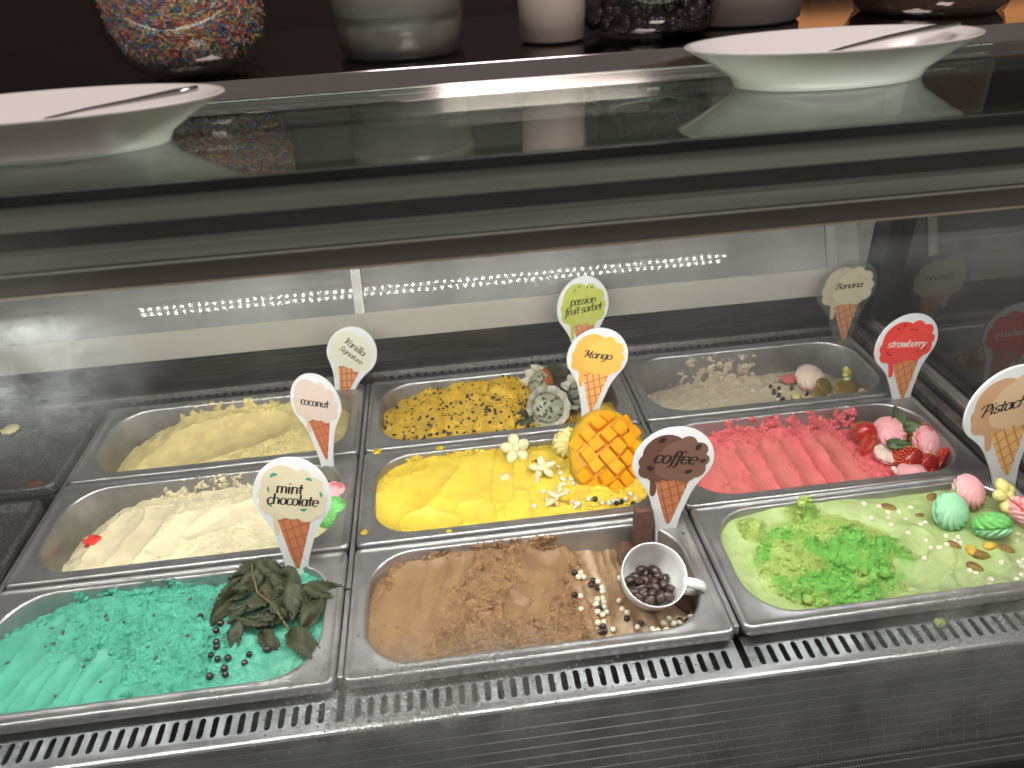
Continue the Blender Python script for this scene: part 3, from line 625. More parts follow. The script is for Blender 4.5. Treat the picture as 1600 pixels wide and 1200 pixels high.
# ------------------------------------------------------------------ pearls
PV, PF = ico(3, .0030)
PW = mesh_np('pearl', PV, PF); PB = mesh_np('pearl', PV, PF)
for me, m in ((PW, pmat('white_pearl', srgb(238, 230, 208), .28, coat=.3, sss=.2)), (PB, pmat('dark_pearl', srgb(38, 28, 27), .25, coat=.3))):
    me.materials.append(m); me.polygons.foreach_set('use_smooth', [True]*len(me.polygons))
def pearls(key, pts, me, label, group, sc=1.0, split=None):
    for i, (x, y) in enumerate(pts):
        if split: label, group = split(x, y)
        o = bpy.data.objects.new('pearl', me); C.objects.link(o); s = sc*random.uniform(.92, 1.1); o.scale = (s, s, s)
        o.location = (x, y, max(hz(key, x, y)+.0021*s, {'strawberry': -.0190, 'coffee': -.024}.get(key, -1))); tag(o, label, 'pearl', group)
pearls('coffee', [(.2315,.1127),(.2492,.1039),(.2455,.0973),(.2516,.0942),(.2263,.0816),(.2479,.0662),(.2711,.0487),(.2831,.0415),(.2461,.0426),(.2421,.036),(.2465,.037),(.2802,.0299),(.3278,.0382),(.335,.0351),(.3217,.0404),(.3103,.0293),(.3152,.0304),(.2978,.0291),(.2888,.1334),(.3214,.0319)], PB, None, None, split=lambda x, y: ('dark pearl in the rows left of the coffee cup', 'dark pearls left of the coffee cup') if x < .285 or y > .09 else ('dark pearl in the cluster below the coffee cup by the rim', 'dark pearls below the coffee cup'))
pearls('coffee', [(.2379,.1125),(.2342,.1055),(.2398,.1071),(.254,.1007),(.2563,.0926),(.2557,.0873),(.2482,.0784),(.2541,.0795),(.2544,.0745),(.2453,.0707),(.2531,.0677),(.245,.0603),(.2494,.0581),(.2542,.0609),(.2313,.0808),(.2289,.0641),(.2417,.0459),(.2484,.0481),(.2551,.0385),(.2694,.0734),(.27,.0622),(.2736,.0568),(.2795,.0391),(.293,.0346),(.2932,.0303),(.2878,.028),(.3053,.04),(.3117,.0446),(.3146,.0378),(.3205,.0381),(.3053,.0312),(.3158,.0284),(.3329,.0428),(.3279,.0304),(.2774,.1025),(.2976,.032)], PW, None, None, split=lambda x, y: ('white pearl in the rows left of the coffee cup', 'white pearls left of the coffee cup') if x < .285 or y > .09 else ('white pearl in the cluster below the coffee cup by the rim', 'white pearls below the coffee cup'))
pearls('mango', [(.2415,.276),(.2422,.2638),(.2426,.2527),(.2446,.2498),(.2431,.2431),(.2532,.2509),(.2545,.2442),(.2123,.2528),(.2168,.2333),(.2188,.2188),(.2023,.2073),(.2446,.2333),(.2477,.2107),(.2499,.2051),(.253,.2015),(.248,.1983),(.2648,.2061),(.28,.2002),(.2879,.1979),(.2927,.2006),(.2972,.2015),(.3081,.2039),(.3151,.2124),(.3196,.2049)], PW, None, None, split=lambda x, y: ('white pearl between the chocolate flowers and the mango half', 'white pearls left of the mango half') if y > .216 else ('white pearl along the front rim below the mango half', 'white pearls along the front rim of the mango tub'))
pearls('mango', [(.2723,.2053),(.3019,.2002),(.2955,.1975),(.3147,.1962)], PB, 'dark pearl below the cut mango half', 'dark pearls on the mango ice cream')
pearls('pistachio', [(.5589,.1452),(.5721,.1384),(.5773,.1291),(.5573,.1252),(.5741,.1224),(.5723,.1121),(.5895,.1283),(.605,.1324),(.5909,.118),(.6005,.1061),(.6062,.1075),(.5826,.0984),(.5956,.0866),(.5934,.0756),(.6011,.0737),(.608,.0734),(.6167,.087),(.6269,.0831),(.6202,.0791),(.6236,.0746),(.5812,.0657),(.6114,.0403),(.6151,.0362),(.6467,.0438),(.6217,.0244),(.688,.0772),(.6808,.0693),(.6652,.0429),(.6632,.0372),(.6481,.0233),(.6557,.0269),(.6921,.0735),(.6716,.0456)], PW, None, None, split=lambda x, y: ('white pearl on green ice cream left of the green meringues', 'white pearls left of the green meringues') if x < .628 and y > .09 else (('white pearl on green ice cream among the nuts below the meringues', 'white pearls among the pistachio nuts') if x < .645 else ('white pearl in the heap at the right end of the green ice cream', 'white pearls at the right end of the green ice cream')))
pearls('mint', [(-.1444,.1035),(-.121,.0885),(-.1228,.0794),(-.1198,.0663),(-.1187,.0607),(-.1228,.0545),(-.1149,.0477),(-.1049,.0462),(-.0889,.0398),(-.0863,.0483),(-.0712,.0524),(-.1051,.0333),(-.1031,.0274),(-.1172,.0282)], PB, 'dark chocolate pearl on the mint green ice cream', 'dark pearls on the mint ice cream', 1.08)
pearls('strawberry', [(.6315,.2992),(.6811,.2424),(.6854,.2387),(.6862,.2328),(.6915,.2361),(.6923,.2307),(.6986,.229),(.6925,.2241),(.6796,.2321),(.6368,.2145),(.6368,.2085),(.6614,.2125),(.6488,.2482)], PW, 'white pearl among the strawberries on pink ice cream', 'white pearls on the strawberry ice cream')
pearls('banana', [(.5847,.4442),(.5948,.4376),(.5858,.4347),(.5827,.4276),(.5891,.4232),(.5847,.4159),(.5882,.4086),(.5827,.4039),(.5682,.3993),(.5729,.3971),(.5809,.3969),(.589,.3975),(.5971,.3925),(.6117,.3924),(.6457,.4029),(.6127,.4341),(.6255,.4126)], PB, 'dark pearl lying on the beige banana ice cream', 'dark pearls on the banana ice cream')
pearls('banana', [(.5566,.4418),(.5807,.4078),(.5931,.4278),(.6334,.4057),(.6695,.4131),(.5587,.4011),(.5768,.3947)], PW, 'white pearl lying on the beige banana ice cream', 'white pearls on the banana ice cream')

# passion seeds and mint chips: too many and too small to pick apart, part of their ice cream
def seeds(key, name, n, r, m, u0, u1, v0, v1, seed, el=1.7):
    ic, o, ob, _ = FL[key]; rs = np.random.RandomState(seed); V0, F0 = ico(2, 1); Vs = []; Fs = []; k = 0
    while k < n:
        u, v = rs.uniform(u0, u1), rs.uniform(v0, v1)
        if float(sdf_rr(np.array(u), np.array(v))) > -.004: continue
        a = rs.rand()*6.28; s = rs.uniform(.7, 1.25)*r; q = V0*np.array([s*el, s, s*.75]); ca, sa = math.cos(a), math.sin(a); t = rs.uniform(-.5, .5)
        q = np.stack([q[:, 0]*ca-q[:, 1]*sa, q[:, 0]*sa+q[:, 1]*ca, q[:, 2]+q[:, 0]*t], 1)+np.array([u, v, ic.at(u, v)+r*.1])
        Fs += [tuple(i+len(Vs)*len(V0) for i in fc) for fc in F0]; Vs.append(q); k += 1
    s = link(name, mesh_np(name, np.concatenate(Vs), Fs), m, smooth=True); s.parent = ob; s['kind'] = 'stuff'
SEED = pmat('passion_seed', srgb(40, 38, 30), .22, coat=.4)
seeds('passion', 'black_seed', 330, .0016, SEED, .004, .222, .004, .135, 3)
seeds('mint', 'chocolate_chip', 34, .0014, pmat('chocolate_chip', srgb(84, 62, 60), .5), .01, .31, .006, .13, 9, 2.0)
seeds('mango', 'passion_seed', 9, .0012, SEED, .190, .215, .09, .112, 5)

# ------------------------------------------------------------------ FLAVOUR SIGNS
def arc(cx, cy, rx, ry, a0, a1, n=18): return [(cx+rx*math.cos(R(a0+(a1-a0)*k/n)), cy+ry*math.sin(R(a0+(a1-a0)*k/n))) for k in range(n+1)]
G = {
 'o': (.97, [arc(.45,.5,.40,.5,0,360,28)]), 'c': (.82, [arc(.45,.5,.40,.5,45,320,24), [(.70,.80),(.71,.86)]]), 'e': (.88, [arc(.45,.5,.40,.5,0,318,26), [(.06,.52),(.85,.5)]]),
 'a': (1.0, [arc(.40,.5,.36,.5,0,360,26), [(.80,1),(.80,.15),(.86,.02),(1.0,.08)]]), 'd': (1.0, [arc(.40,.5,.36,.5,0,360,26), [(.8,1.6),(.8,.1),(.95,0)]]),
 'b': (1.0, [[(-.05,1.58),(.12,1.6),(.12,0)], arc(.52,.5,.40,.5,0,360,26)]), 'n': (1.08, [[(-.03,.93),(.14,1),(.14,0)], arc(.50,.62,.34,.38,175,0,14)+[(.84,.62),(.84,.1),(1.0,.06)]]),
 'm': (1.62, [[(-.03,.93),(.14,1),(.14,0)], arc(.45,.64,.31,.36,175,0,14)+[(.76,.6),(.76,0)], arc(1.07,.64,.31,.36,175,0,14)+[(1.38,.6),(1.38,.1),(1.53,.06)]]),
 'i': (.46, [[(-.03,.93),(.15,1),(.15,.1),(.30,.04)], [(.16,1.34),(.17,1.50)]]), 't': (.62, [[(.24,1.42),(.24,.2),(.32,.03),(.52,.12)], [(-.12,.98),(.60,.98)], [(-.10,.90),(.58,.90)]]),
 'h': (1.08, [[(-.03,1.55),(.14,1.6),(.14,0)], arc(.50,.62,.34,.38,175,0,14)+[(.84,.62),(.84,.1),(1.0,.06)]]), 'l': (.44, [[(-.03,1.55),(.15,1.6),(.15,.1),(.30,.04)]]),
 'p': (1.02, [[(-.03,.93),(.14,1),(.14,-.5)], [(.0,-.5),(.3,-.5)], arc(.54,.5,.38,.5,0,360,26)]), 's': (.74, [arc(.36,.75,.27,.25,25,270,16)+arc(.36,.25,.29,.25,90,-155,16)]),
 'r': (.72, [[(-.03,.93),(.14,1),(.14,0)], arc(.46,.62,.32,.38,175,45,10)+[(.66,.84)]]), 'u': (1.05, [[(.0,.95),(.14,1),(.14,.36)]+arc(.47,.36,.33,.36,180,360,12)+[(.80,1)], [(.80,1),(.80,.1),(.96,.05)]]),
 'f': (.56, [arc(.52,1.3,.24,.3,30,180,12)+[(.28,1.0),(.24,-.25),(.10,-.48),(-.05,-.42)], [(-.04,.98),(.62,.98)], [(-.02,.91),(.60,.91)]]), 'w': (1.2, [[(.0,.95),(.10,1),(.32,.0)], [(.32,0),(.60,1)], [(.60,1),(.82,0)], [(.82,0),(1.10,1)]]),
 'y': (.92, [[(.0,.95),(.10,1),(.42,.0)], [(.82,1),(.38,-.3),(.2,-.48),(.05,-.40)]]), 'g': (.98, [arc(.40,.5,.36,.5,0,360,26), [(.78,1),(.78,-.2)]+arc(.45,-.22,.33,.3,0,-150,12)]),
 'M': (1.45, [[(-.40,1.15),(-.2,1.42),(.15,1.5),(.32,1.45)], [(.30,1.5),(.10,0)], [(.32,1.5),(.62,.25)], [(.62,.25),(1.12,1.5)], [(1.12,1.5),(1.05,.1),(1.22,0),(1.4,.2)]]),
 'B': (1.15, [[(-.40,1.1),(-.2,1.42),(.15,1.55),(.55,1.52)], [(.32,1.5),(.14,0)], arc(.42,1.15,.44,.36,95,-95,14), arc(.40,.40,.55,.40,95,-110,16)]),
 'V': (1.0, [[(-.15,1.2),(.05,1.5),(.25,1.3),(.35,.0)], [(.35,0),(.75,1.2),(1.15,1.5)]]), 'S': (1.05, [arc(.62,1.12,.36,.38,15,255,18)+arc(.42,.37,.40,.40,75,-170,18)]),
 'P': (1.05, [[(-.45,1.05),(-.2,1.42),(.15,1.55),(.5,1.5)], [(.35,1.5),(.15,-.15)], arc(.42,1.08,.52,.46,110,-105,18)]), ' ': (.55, []),
}
def ribbon(pts, wf, z, V, F):
    n = len(pts); P = [Vector((x, y, 0)) for x, y in pts]; base = len(V)
    for i, p in enumerate(P):
        t = (P[min(i+1, n-1)]-P[max(i-1, 0)]); t = t.normalized() if t.length > 1e-9 else Vector((1, 0, 0)); nn = Vector((-t.y, t.x, 0)); w = wf(t, i/(n-1) if n > 1 else 0)
        V.append((p.x+nn.x*w/2, p.y+nn.y*w/2, z)); V.append((p.x-nn.x*w/2, p.y-nn.y*w/2, z))
    for i in range(n-1): F.append((base+2*i, base+2*i+1, base+2*i+3, base+2*i+2))
def lettering(text, thick, thin, shear, script=False):
    """pen-stroked letters: heavy down-strokes, hairline cross-strokes; returns 2D mesh with x-height 1, centred"""
    V = []; F = []; x = 0; z = 0
    for ch in text:
        adv, st = G[ch]
        for s in st:
            pts = []
            for a, b in zip(s[:-1], s[1:]):
                k = max(1, int(math.hypot(a[0]-b[0], a[1]-b[1])/.12)) ; pts += [(a[0]+(b[0]-a[0])*q/k, a[1]+(b[1]-a[1])*q/k) for q in range(k)]
            pts.append(s[-1]); z += 1
            ribbon([(x+px, py) for px, py in pts], lambda t, u: thin+(thick-thin)*abs(t.y)**(1.2 if script else 2.0)*(.75 if script and t.y > .2 and t.x > 0 else 1), z*.0015, V, F)
        if script and ch not in ' ' and st and ch.islower(): z += 1; ribbon([(x+adv-.16, .06), (x+adv+.0, .14), (x+adv+.16, .5)], lambda t, u: thin, z*.0015, V, F)
        x += adv
    V = [(vx-x/2+shear*vy, vy, vz) for vx, vy, vz in V]
    return V, F, x
def catmull(P, k=6, closed=True):
    n = len(P); out = []
    for i in range(n if closed else n-1):
        p0, p1, p2, p3 = [P[(i+d) % n] if closed else P[min(max(i+d, 0), n-1)] for d in (-1, 0, 1, 2)]
        for q in range(k):
            t = q/k; out.append(tuple(.5*((2*p1[a])+(-p0[a]+p2[a])*t+(2*p0[a]-5*p1[a]+4*p2[a]-p3[a])*t*t+(-p0[a]+3*p1[a]-3*p2[a]+p3[a])*t**3) for a in (0, 1)))
    return out
def blob(circles, c, n=96):
    out = []
    for k in range(n):
        a = 2*math.pi*k/n; d = (math.cos(a), math.sin(a)); best = 0
        for cx, cy, r in circles:
            fx, fy = c[0]-cx, c[1]-cy; b = fx*d[0]+fy*d[1]; q = b*b-(fx*fx+fy*fy-r*r)
            if q >= 0: best = max(best, -b+math.sqrt(q))
        out.append((c[0]+d[0]*best, c[1]+d[1]*best))
    return out
def clipseg(p, q, tri):
    t0, t1 = 0, 1; d = (q[0]-p[0], q[1]-p[1])
    for i in range(len(tri)):
        a, b = tri[i], tri[(i+1) % len(tri)]; nx, ny = -(b[1]-a[1]), b[0]-a[0]
        num = nx*(a[0]-p[0])+ny*(a[1]-p[1]); den = nx*d[0]+ny*d[1]
        if abs(den) < 1e-9:
            if num > 0: return None
            continue
        t = num/den
        if den > 0: t0 = max(t0, t)
        else: t1 = min(t1, t)
    return None if t0 >= t1 else ((p[0]+d[0]*t0, p[1]+d[1]*t0), (p[0]+d[0]*t1, p[1]+d[1]*t1))
ACRYL = pmat('white_acrylic', srgb(236, 238, 240), .28, sss=.15, coat=.2)
CLEAR = glassmat('clear_acrylic', (.88, .88, .86, 1), f0=.06, fogmask=lambda N, L: (lambda v: (setattr(v.outputs[0], 'default_value', .10), v.outputs[0])[1])(N.new('ShaderNodeValue')))
OUT_R = [(.0, 1.0), (.128, .975), (.237, .902), (.310, .793), (.335, .665), (.312, .560), (.252, .468), (.190, .360), (.143, .215), (.102, .05), (.082, -.2), (.074, -.46)]
OUT_L = [(-.074, -.46), (-.086, -.2), (-.104, .04), (-.145, .215), (-.190, .360), (-.252, .468), (-.312, .560), (-.335, .665), (-.310, .793), (-.237, .902), (-.128, .975)]
def flat(name, poly, y, m, parent, Ls, Ws):
    V = [(px*Ws, y, pz*Ls) for px, pz in poly]; return link(name, mesh_np(name, V, [tuple(range(len(V)))]), m, parent)
def sign(key, label, tip, L, wsc, tilt, yaw, lean, lines, colA, colB, coneA, coneB, txt, plate=None, style='serif', bits=None, thickness=.003, tsize=.085, ty=None):
    t = thing('flavour_sign', label, 'sign', tip, (R(-lean), R(tilt), R(yaw)), 'ice cream cone shaped flavour signs')
    Ls = L; Ws = L*wsc
    P = catmull(OUT_R+OUT_L, 5)
    n = len(P); e = .985
    V = [(x*Ws, y_, z*Ls) for (x, z), y_ in [(p, 0) for p in P]]+[(x*Ws, thickness, z*Ls) for x, z in P]
    F = [tuple(range(n)), tuple(range(2*n-1, n-1, -1))]+[(i, n+i, n+(i+1) % n, (i+1) % n) for i in range(n)]
    me = mesh_np('sign_plate', V, F); bm = bmesh.new(); bm.from_mesh(me); bmesh.ops.recalc_face_normals(bm, faces=bm.faces)
    bmesh.ops.bevel(bm, geom=[e_ for e_ in bm.edges if any(len(f_.verts) > 4 for f_ in e_.link_faces)], offset=.0005, segments=2, affect='EDGES'); bm.to_mesh(me); bm.free()
    sp_ = link('sign_plate', me, plate or ACRYL, t)
    A = [(-.075, .755, .185), (-.205, .60, .080), (-.13, .56, .085), (-.215, .69, .075), (-.02, .60, .12)]
    B = [(.06, .685, .195), (.0, .565, .085), (.11, .545, .09), (.195, .575, .080), (.235, .665, .062), (.195, .765, .080), (.10, .835, .078), (-.03, .62, .12)]
    mA = pmat('print_'+key+'_a', colA, .42); mB = pmat('print_'+key+'_b', colB, .42)
    drip = arc(-.150, .375, .026, .05, 180, 360, 8)+[(-.118, .60), (-.185, .60)]
    flat('drip_print', drip, -.00012, mA, sp_, Ls, Ws)
    tri = [(.165, .53), (-.155, .53), (-.060, .18), (-.014, .035), (.005, .016), (.027, .035), (.068, .18)]
    flat('cone_print', tri, -.00024, pmat('print_cone_'+key, coneA, .45), sp_, Ls, Ws)
    V = []; F = []
    for k in range(-6, 12):
        for p, q in (((-.3, .02+k*.095), (.3, .02+k*.095+.20)), ((-.36+k*.068, .7), (-.36+k*.068+.20, -.1))):
            s = clipseg(p, q, tri)
            if s: ribbon([s[0], s[1]], lambda t_, u: .013, 0, V, F)
    link('waffle_lines', mesh_np('waffle_lines', [(x*Ws, -.00036-.00001*(i//4), z*Ls) for i, (x, z, _) in enumerate(V)], F), pmat('print_waffle_'+key, coneB, .45), sp_)
    flat('scoop_print', blob(A, (-.09, .68)), -.00048, mA, sp_, Ls, Ws)
    flat('scoop_print', blob(B, (.07, .67)), -.00060, mB, sp_, Ls, Ws)
    if bits:
        V = []; F = []
        for bx, bz, ang, w, h, kind in bits:
            pl = arc(0, 0, w, h, 0, 180, 8) if kind == 'half' else (arc(0, 0, w, h, 0, 345, 14))
            b0 = len(V); ca, sa = math.cos(R(ang)), math.sin(R(ang)); V += [((bx+px*ca-pz*sa)*Ws, -.00072, (bz+px*sa+pz*ca)*Ls) for px, pz in pl]; F.append(tuple(range(b0, len(V))))
        link('print_fleck', mesh_np('print_fleck', V, F), pmat('print_bits_'+key, bits_col[key], .45), sp_)
    mt = pmat('ink_'+key, txt, .4)
    for k, (line, sz, cx, cz, rot) in enumerate(lines):
        V, F, wd = lettering(line, .31 if style == 'serif' else .26, .12, .20 if style == 'serif' else .30, style == 'script'); sz = sz*.66/wd
        ca, sa = math.cos(R(rot)), math.sin(R(rot)); V2 = []
        for x, y, z in V:
            x *= sz; y = (y-.5)*sz; V2.append(((cx+x*ca-y*sa)*Ws, -.00084-z*.0006, (cz+x*sa+y*ca)*Ls))
        link('lettering', mesh_np('lettering', V2, F), mt, sp_)
    return t
INK = srgb(34, 30, 34)
OR1, OR2 = srgb(206, 128, 88), srgb(178, 100, 68)
bits_col = {'mint': srgb(62, 160, 140), 'coffee': srgb(44, 26, 24), 'passion': srgb(60, 62, 30), 'banana': srgb(90, 76, 58), 'straw': srgb(60, 20, 20)}
sign('mint', 'cream coloured cone sign reading mint chocolate with teal flecks', (-.056, .150, -.006), .141, .80, 8, -2, 4,
     [('mint', .34, -.02, .735, -3), ('chocolate', .66, .0, .635, -3)], srgb(226, 212, 178), srgb(230, 218, 186), OR1, OR2, INK,
     bits=[(-.14, .85, 20, .035, .03, 'half'), (.15, .82, -10, .03, .024, 'half'), (-.19, .74, 90, .024, .018, 'half'), (.24, .70, -80, .026, .02, 'half'), (.09, .575, 185, .03, .024, 'half'), (-.20, .60, -30, .024, .02, 'half')])
sign('coconut', 'pinkish beige cone sign reading coconut', (-.040, .318, .006), .121, .76, 0, -14, 4, [('coconut', .56, -.01, .675, -6)], srgb(226, 206, 190), srgb(230, 208, 198), srgb(204, 122, 84), srgb(176, 92, 62), INK)
sign('vanilla', 'off white cone sign with the handwritten words Vanilla Signature', (-.041, .493, -.024), .127, .82, 19, -8, 2, [('Vanilla', .46, .02, .755, -22), ('Signature', .52, -.01, .645, -22)], srgb(228, 230, 210), srgb(228, 230, 210), srgb(220, 158, 108), srgb(180, 96, 60), srgb(52, 54, 50), style='script')
sign('passion', 'lime green cone sign reading passion fruit sorbet', (.318, .493, -.002), .142, .80, -2, 8, 0, [('passion', .50, .0, .735, -2), ('fruit sorbet', .72, .0, .640, 1)], srgb(190, 198, 92), srgb(196, 204, 100), srgb(214, 150, 112), srgb(184, 108, 72), srgb(60, 62, 36),
     bits=[(-.04, .90, 30, .02, .006, 'e'), (.06, .88, 60, .02, .006, 'e'), (.12, .87, -20, .02, .006, 'e'), (-.1, .87, 60, .02, .006, 'e')])
sign('mango', 'yellow orange cone sign with the handwritten word Mango', (.2915, .328, .028), .117, .96, 7, 0, 3, [('Mango', .46, .0, .69, -5)], srgb(250, 184, 84), srgb(255, 200, 96), srgb(250, 192, 112), srgb(214, 122, 66), INK, style='script')
sign('coffee', 'brown cone sign with dark beans reading coffee', (.3370, .143, .003), .121, 1.05, 3, 0, 5, [('coffee', .54, .01, .69, -8)], srgb(100, 66, 56), srgb(120, 86, 74), srgb(196, 128, 88), srgb(164, 92, 62), srgb(34, 22, 22),
     bits=[(-.11, .89, 30, .034, .024, 'e'), (.19, .80, 60, .034, .024, 'e'), (-.19, .62, -30, .034, .024, 'e'), (.13, .56, 10, .032, .022, 'e'), (.24, .66, 0, .028, .02, 'e')])
sign('banana', 'clear sign with beige cone and the handwritten word Banana', (.7095, .488, -.004), .131, 1.02, -6, 2, 1, [('Banana', .46, .01, .70, -6)], srgb(186, 174, 150), srgb(196, 188, 160), srgb(196, 142, 104), srgb(164, 100, 68), INK, plate=CLEAR, style='script',
     bits=[(-.08, .92, 0, .01, .006, 'e'), (.11, .80, 0, .01, .006, 'e'), (.2, .74, 0, .01, .006, 'e'), (-.2, .6, 0, .01, .006, 'e'), (.13, .55, 0, .01, .006, 'e')])
sign('straw', 'red cone sign with white letters reading strawberry', (.7095, .328, -.005), .127, 1.00, -8, 4, 3, [('strawberry', .64, .0, .67, -14)], srgb(236, 62, 54), srgb(242, 74, 62), srgb(218, 148, 92), srgb(196, 110, 62), srgb(245, 225, 220),
     bits=[(-.1, .88, -50, .02, .007, 'e'), (-.04, .895, 60, .02, .007, 'e'), (.04, .83, 30, .02, .007, 'e'), (.09, .81, -30, .02, .007, 'e'), (-.2, .63, -70, .02, .007, 'e'), (-.17, .6, 0, .02, .007, 'e'), (.12, .56, 0, .02, .007, 'e'), (.19, .57, 60, .02, .007, 'e')])
sign('pist', 'tan cone sign with the handwritten word Pistachio', (.719, .146, .012), .145, 1.04, -14, 6, 4, [('Pistachio', .64, .0, .68, -8)], srgb(212, 166, 128), srgb(226, 194, 156), srgb(238, 196, 132), srgb(216, 142, 72), INK, style='script')

# ------------------------------------------------------------------ COFFEE CUP WITH BEANS
CER = pmat('white_porcelain', srgb(247, 248, 247), .12, coat=.3, sss=.1)
cup = thing('coffee_cup', 'small white coffee cup of beans tilted in the coffee tub', 'cup', (.2985, .0825, -.020), (R(27), R(2), 0))
prof = [(.0, .0), (.014, .0), (.0155, .0015), (.0195, .005), (.0255, .0125), (.0295, .024), (.0312, .038), (.0318, .0465), (.0312, .0475), (.0303, .0465), (.0296, .036), (.0278, .024), (.0235, .0135), (.016, .0075), (.0, .0065)]
V, F = lathe([(max(r, 1e-4), z) for r, z in prof], 48); link('cup_body', mesh_np('cup_body', V, F), CER, cup, smooth=True)
hp = catmull([(.029, 0, .040), (.040, 0, .041), (.0475, 0, .036), (.047, 0, .026), (.039, 0, .017), (.027, 0, .0145)], 5, closed=False)
hp = [(.0295, 0, .0385), (.034, 0, .0402), (.040, 0, .0405), (.0455, 0, .0375), (.0480, 0, .0315), (.0465, 0, .0245), (.041, 0, .0185), (.034, 0, .0155), (.0275, 0, .0150)]
V, F = tube([(x*1.12-.0035, y, z) for x, y, z in hp], .0040, 12); V = [(x, y*1.35, z) for x, y, z in V]; h = link('handle', mesh_np('handle', V, F), CER, cup, smooth=True); h.rotation_euler = (0, 0, R(-16))
# beans
V, F = lathe([(.0001, -.0052), (.0022, -.0045), (.0034, -.0022), (.0037, 0), (.0034, .0022), (.0022, .0045), (.0001, .0052)], 18)
V = [(z, x, max(y, -.0009) if abs(x) > .0005 else max(y, -.0003)) for x, y, z in V]
bm = bmesh.new(); me = mesh_np('coffee_bean', V, F); bm.from_mesh(me); bmesh.ops.subdivide_edges(bm, edges=bm.edges, cuts=1, use_grid_fill=True); bm.to_mesh(me); bm.free()
for v in me.vertices:                                                   # the crease along the flat side
    if v.co.z < 0 and abs(v.co.y) < .0012: v.co.z += .0011*(1-abs(v.co.y)/.0012)
BEAN = me; BEAN.materials.append(pmat('roasted_bean', srgb(62, 42, 36), .33, coat=.25, var=.35, vscale=240)); BEAN.polygons.foreach_set('use_smooth', [True]*len(BEAN.polygons))
CM = Matrix.Translation(Vector((.2985, .0825, -.020))) @ Euler((R(27), R(2), 0)).to_matrix().to_4x4()
rb = random.Random(5); spots = []
down = (CM.to_3x3().inverted() @ Vector((0, 0, -1)))
def inside_r(z): return np.interp(z, [.0075, .0135, .024, .036, .046], [.014, .0225, .0268, .0286, .0293])
lay = 0
for layer, (z0, num) in enumerate(((.0105, 10), (.0155, 13), (.0205, 16))):
    for k in range(400):
        if len([s for s in spots if s[3] == layer]) >= num: break
        a = rb.uniform(0, 6.28); rr = math.sqrt(rb.random())*(inside_r(z0+.002)-.0052); x, y = rr*math.cos(a), rr*math.sin(a)-.003
        zz_ = z0+(-y)*.42
        if math.hypot(x, y) > inside_r(zz_)-.0048: continue
        p = Vector((x, y, zz_))
        if all((p-s[2]).length > (.0074 if s[3] == layer else .0052) for s in spots): spots.append((x, y, p, layer))
for x, y, p, l in spots:
    o = bpy.data.objects.new('coffee_bean', BEAN); C.objects.link(o); q = CM @ p; o.location = q
    o.rotation_euler = (rb.uniform(-.7, .7)+(math.pi if rb.random() < .3 else 0), rb.uniform(-.6, .6), rb.uniform(0, 6.28)); s = rb.uniform(.92, 1.15); s *= 1.22; o.scale = (s, s, s)
    tag(o, 'dark roasted coffee bean heaped inside the white cup', 'coffee bean', 'coffee beans in the cup')

# brownie bars
BROWN = pmat('brownie', srgb(92, 62, 50), .75, var=.3, vscale=160, bump=.0009, bscale=330)
def bar(label, loc, rot, sx, sy, sz, seed):
    bm = bmesh.new(); add_box(bm, -sx/2, sx/2, -sy/2, sy/2, -sz/2, sz/2, .0012); bmesh.ops.subdivide_edges(bm, edges=bm.edges, cuts=5, use_grid_fill=True)
    rs = np.random.RandomState(seed); co = np.array([v.co[:] for v in bm.verts]); d = fbm(co[:, 0]+co[:, 2]*.8, co[:, 1]+co[:, 2]*.7, 120, 3, seed)*.0009
    for v, dd in zip(bm.verts, d): v.co += v.co.normalized()*dd
    o = bmobj('brownie_bar', bm, BROWN, loc=loc, rot=[R(a) for a in rot]); return tag(o, label, 'brownie', 'brownie bars')
bar('brown brownie bar standing upright behind the coffee cup', (.3100, .141, .000), (-8, 3, 4), .0185, .010, .058, 1)
bar('short brownie bar leaning at the left behind the coffee cup', (.2960, .134, -.020), (20, 35, 30), .032, .018, .013, 2)
bar('short brownie bar leaning right of the coffee sign stem', (.3465, .1330, -.016), (35, -30, -25), .026, .018, .015, 3)
bar('brownie bar half sunk in ice cream under the cup handle', (.3400, .0560, -.030), (10, 5, -50), .034, .016, .012, 4)

# ------------------------------------------------------------------ MINT LEAVES
def leaf_mesh(L, w, seed, curl=.25, fold=.22, name='leaf'):
    rs = np.random.RandomState(seed); nu, nv = 22, 10; V = []; F = []
    ph = rs.uniform(0, 6)
    for i in range(nu+1):
        u = i/nu; hw = w/2*(math.sin(math.pi*min(1, u**.72))**.62)*(1-.15*u)+.0002
        hw *= 1+.10*((i % 2)*2-1)*(1 if 0 < i < nu else 0)
        for j in range(nv+1):
            v = j/nv*2-1; vein = -.0007*max(0, 1-abs(v)/.14)
            side = .0021*math.sin((u*8.5-abs(v)*2.2)*2*math.pi)*min(1, abs(v)*2.2)*(1-u*.4)
            z = fold*abs(v)*hw+vein+side+.16*L*math.sin(u*4.2+ph)*.6-curl*L*u*u+.15*w*math.sin(3*v+u*5+ph)
            V.append((u*L, v*hw, z))
    for i in range(nu):
        for j in range(nv): a = i*(nv+1)+j; F.append((a, a+1, a+nv+2, a+nv+1))
    n = len(V); V2 = V+[(x, y, z-.00035) for x, y, z in V]; F2 = F+[tuple(n+q for q in reversed(f_)) for f_ in F]
    rim = [j for j in range(nv+1)]+[i*(nv+1)+nv for i in range(1, nu+1)]+[nu*(nv+1)+j for j in range(nv-1, -1, -1)]+[i*(nv+1) for i in range(nu-1, 0, -1)]
    for a, b in zip(rim, rim[1:]+rim[:1]): F2.append((a, n+a, n+b, b))
    return mesh_np(name, V2, F2)
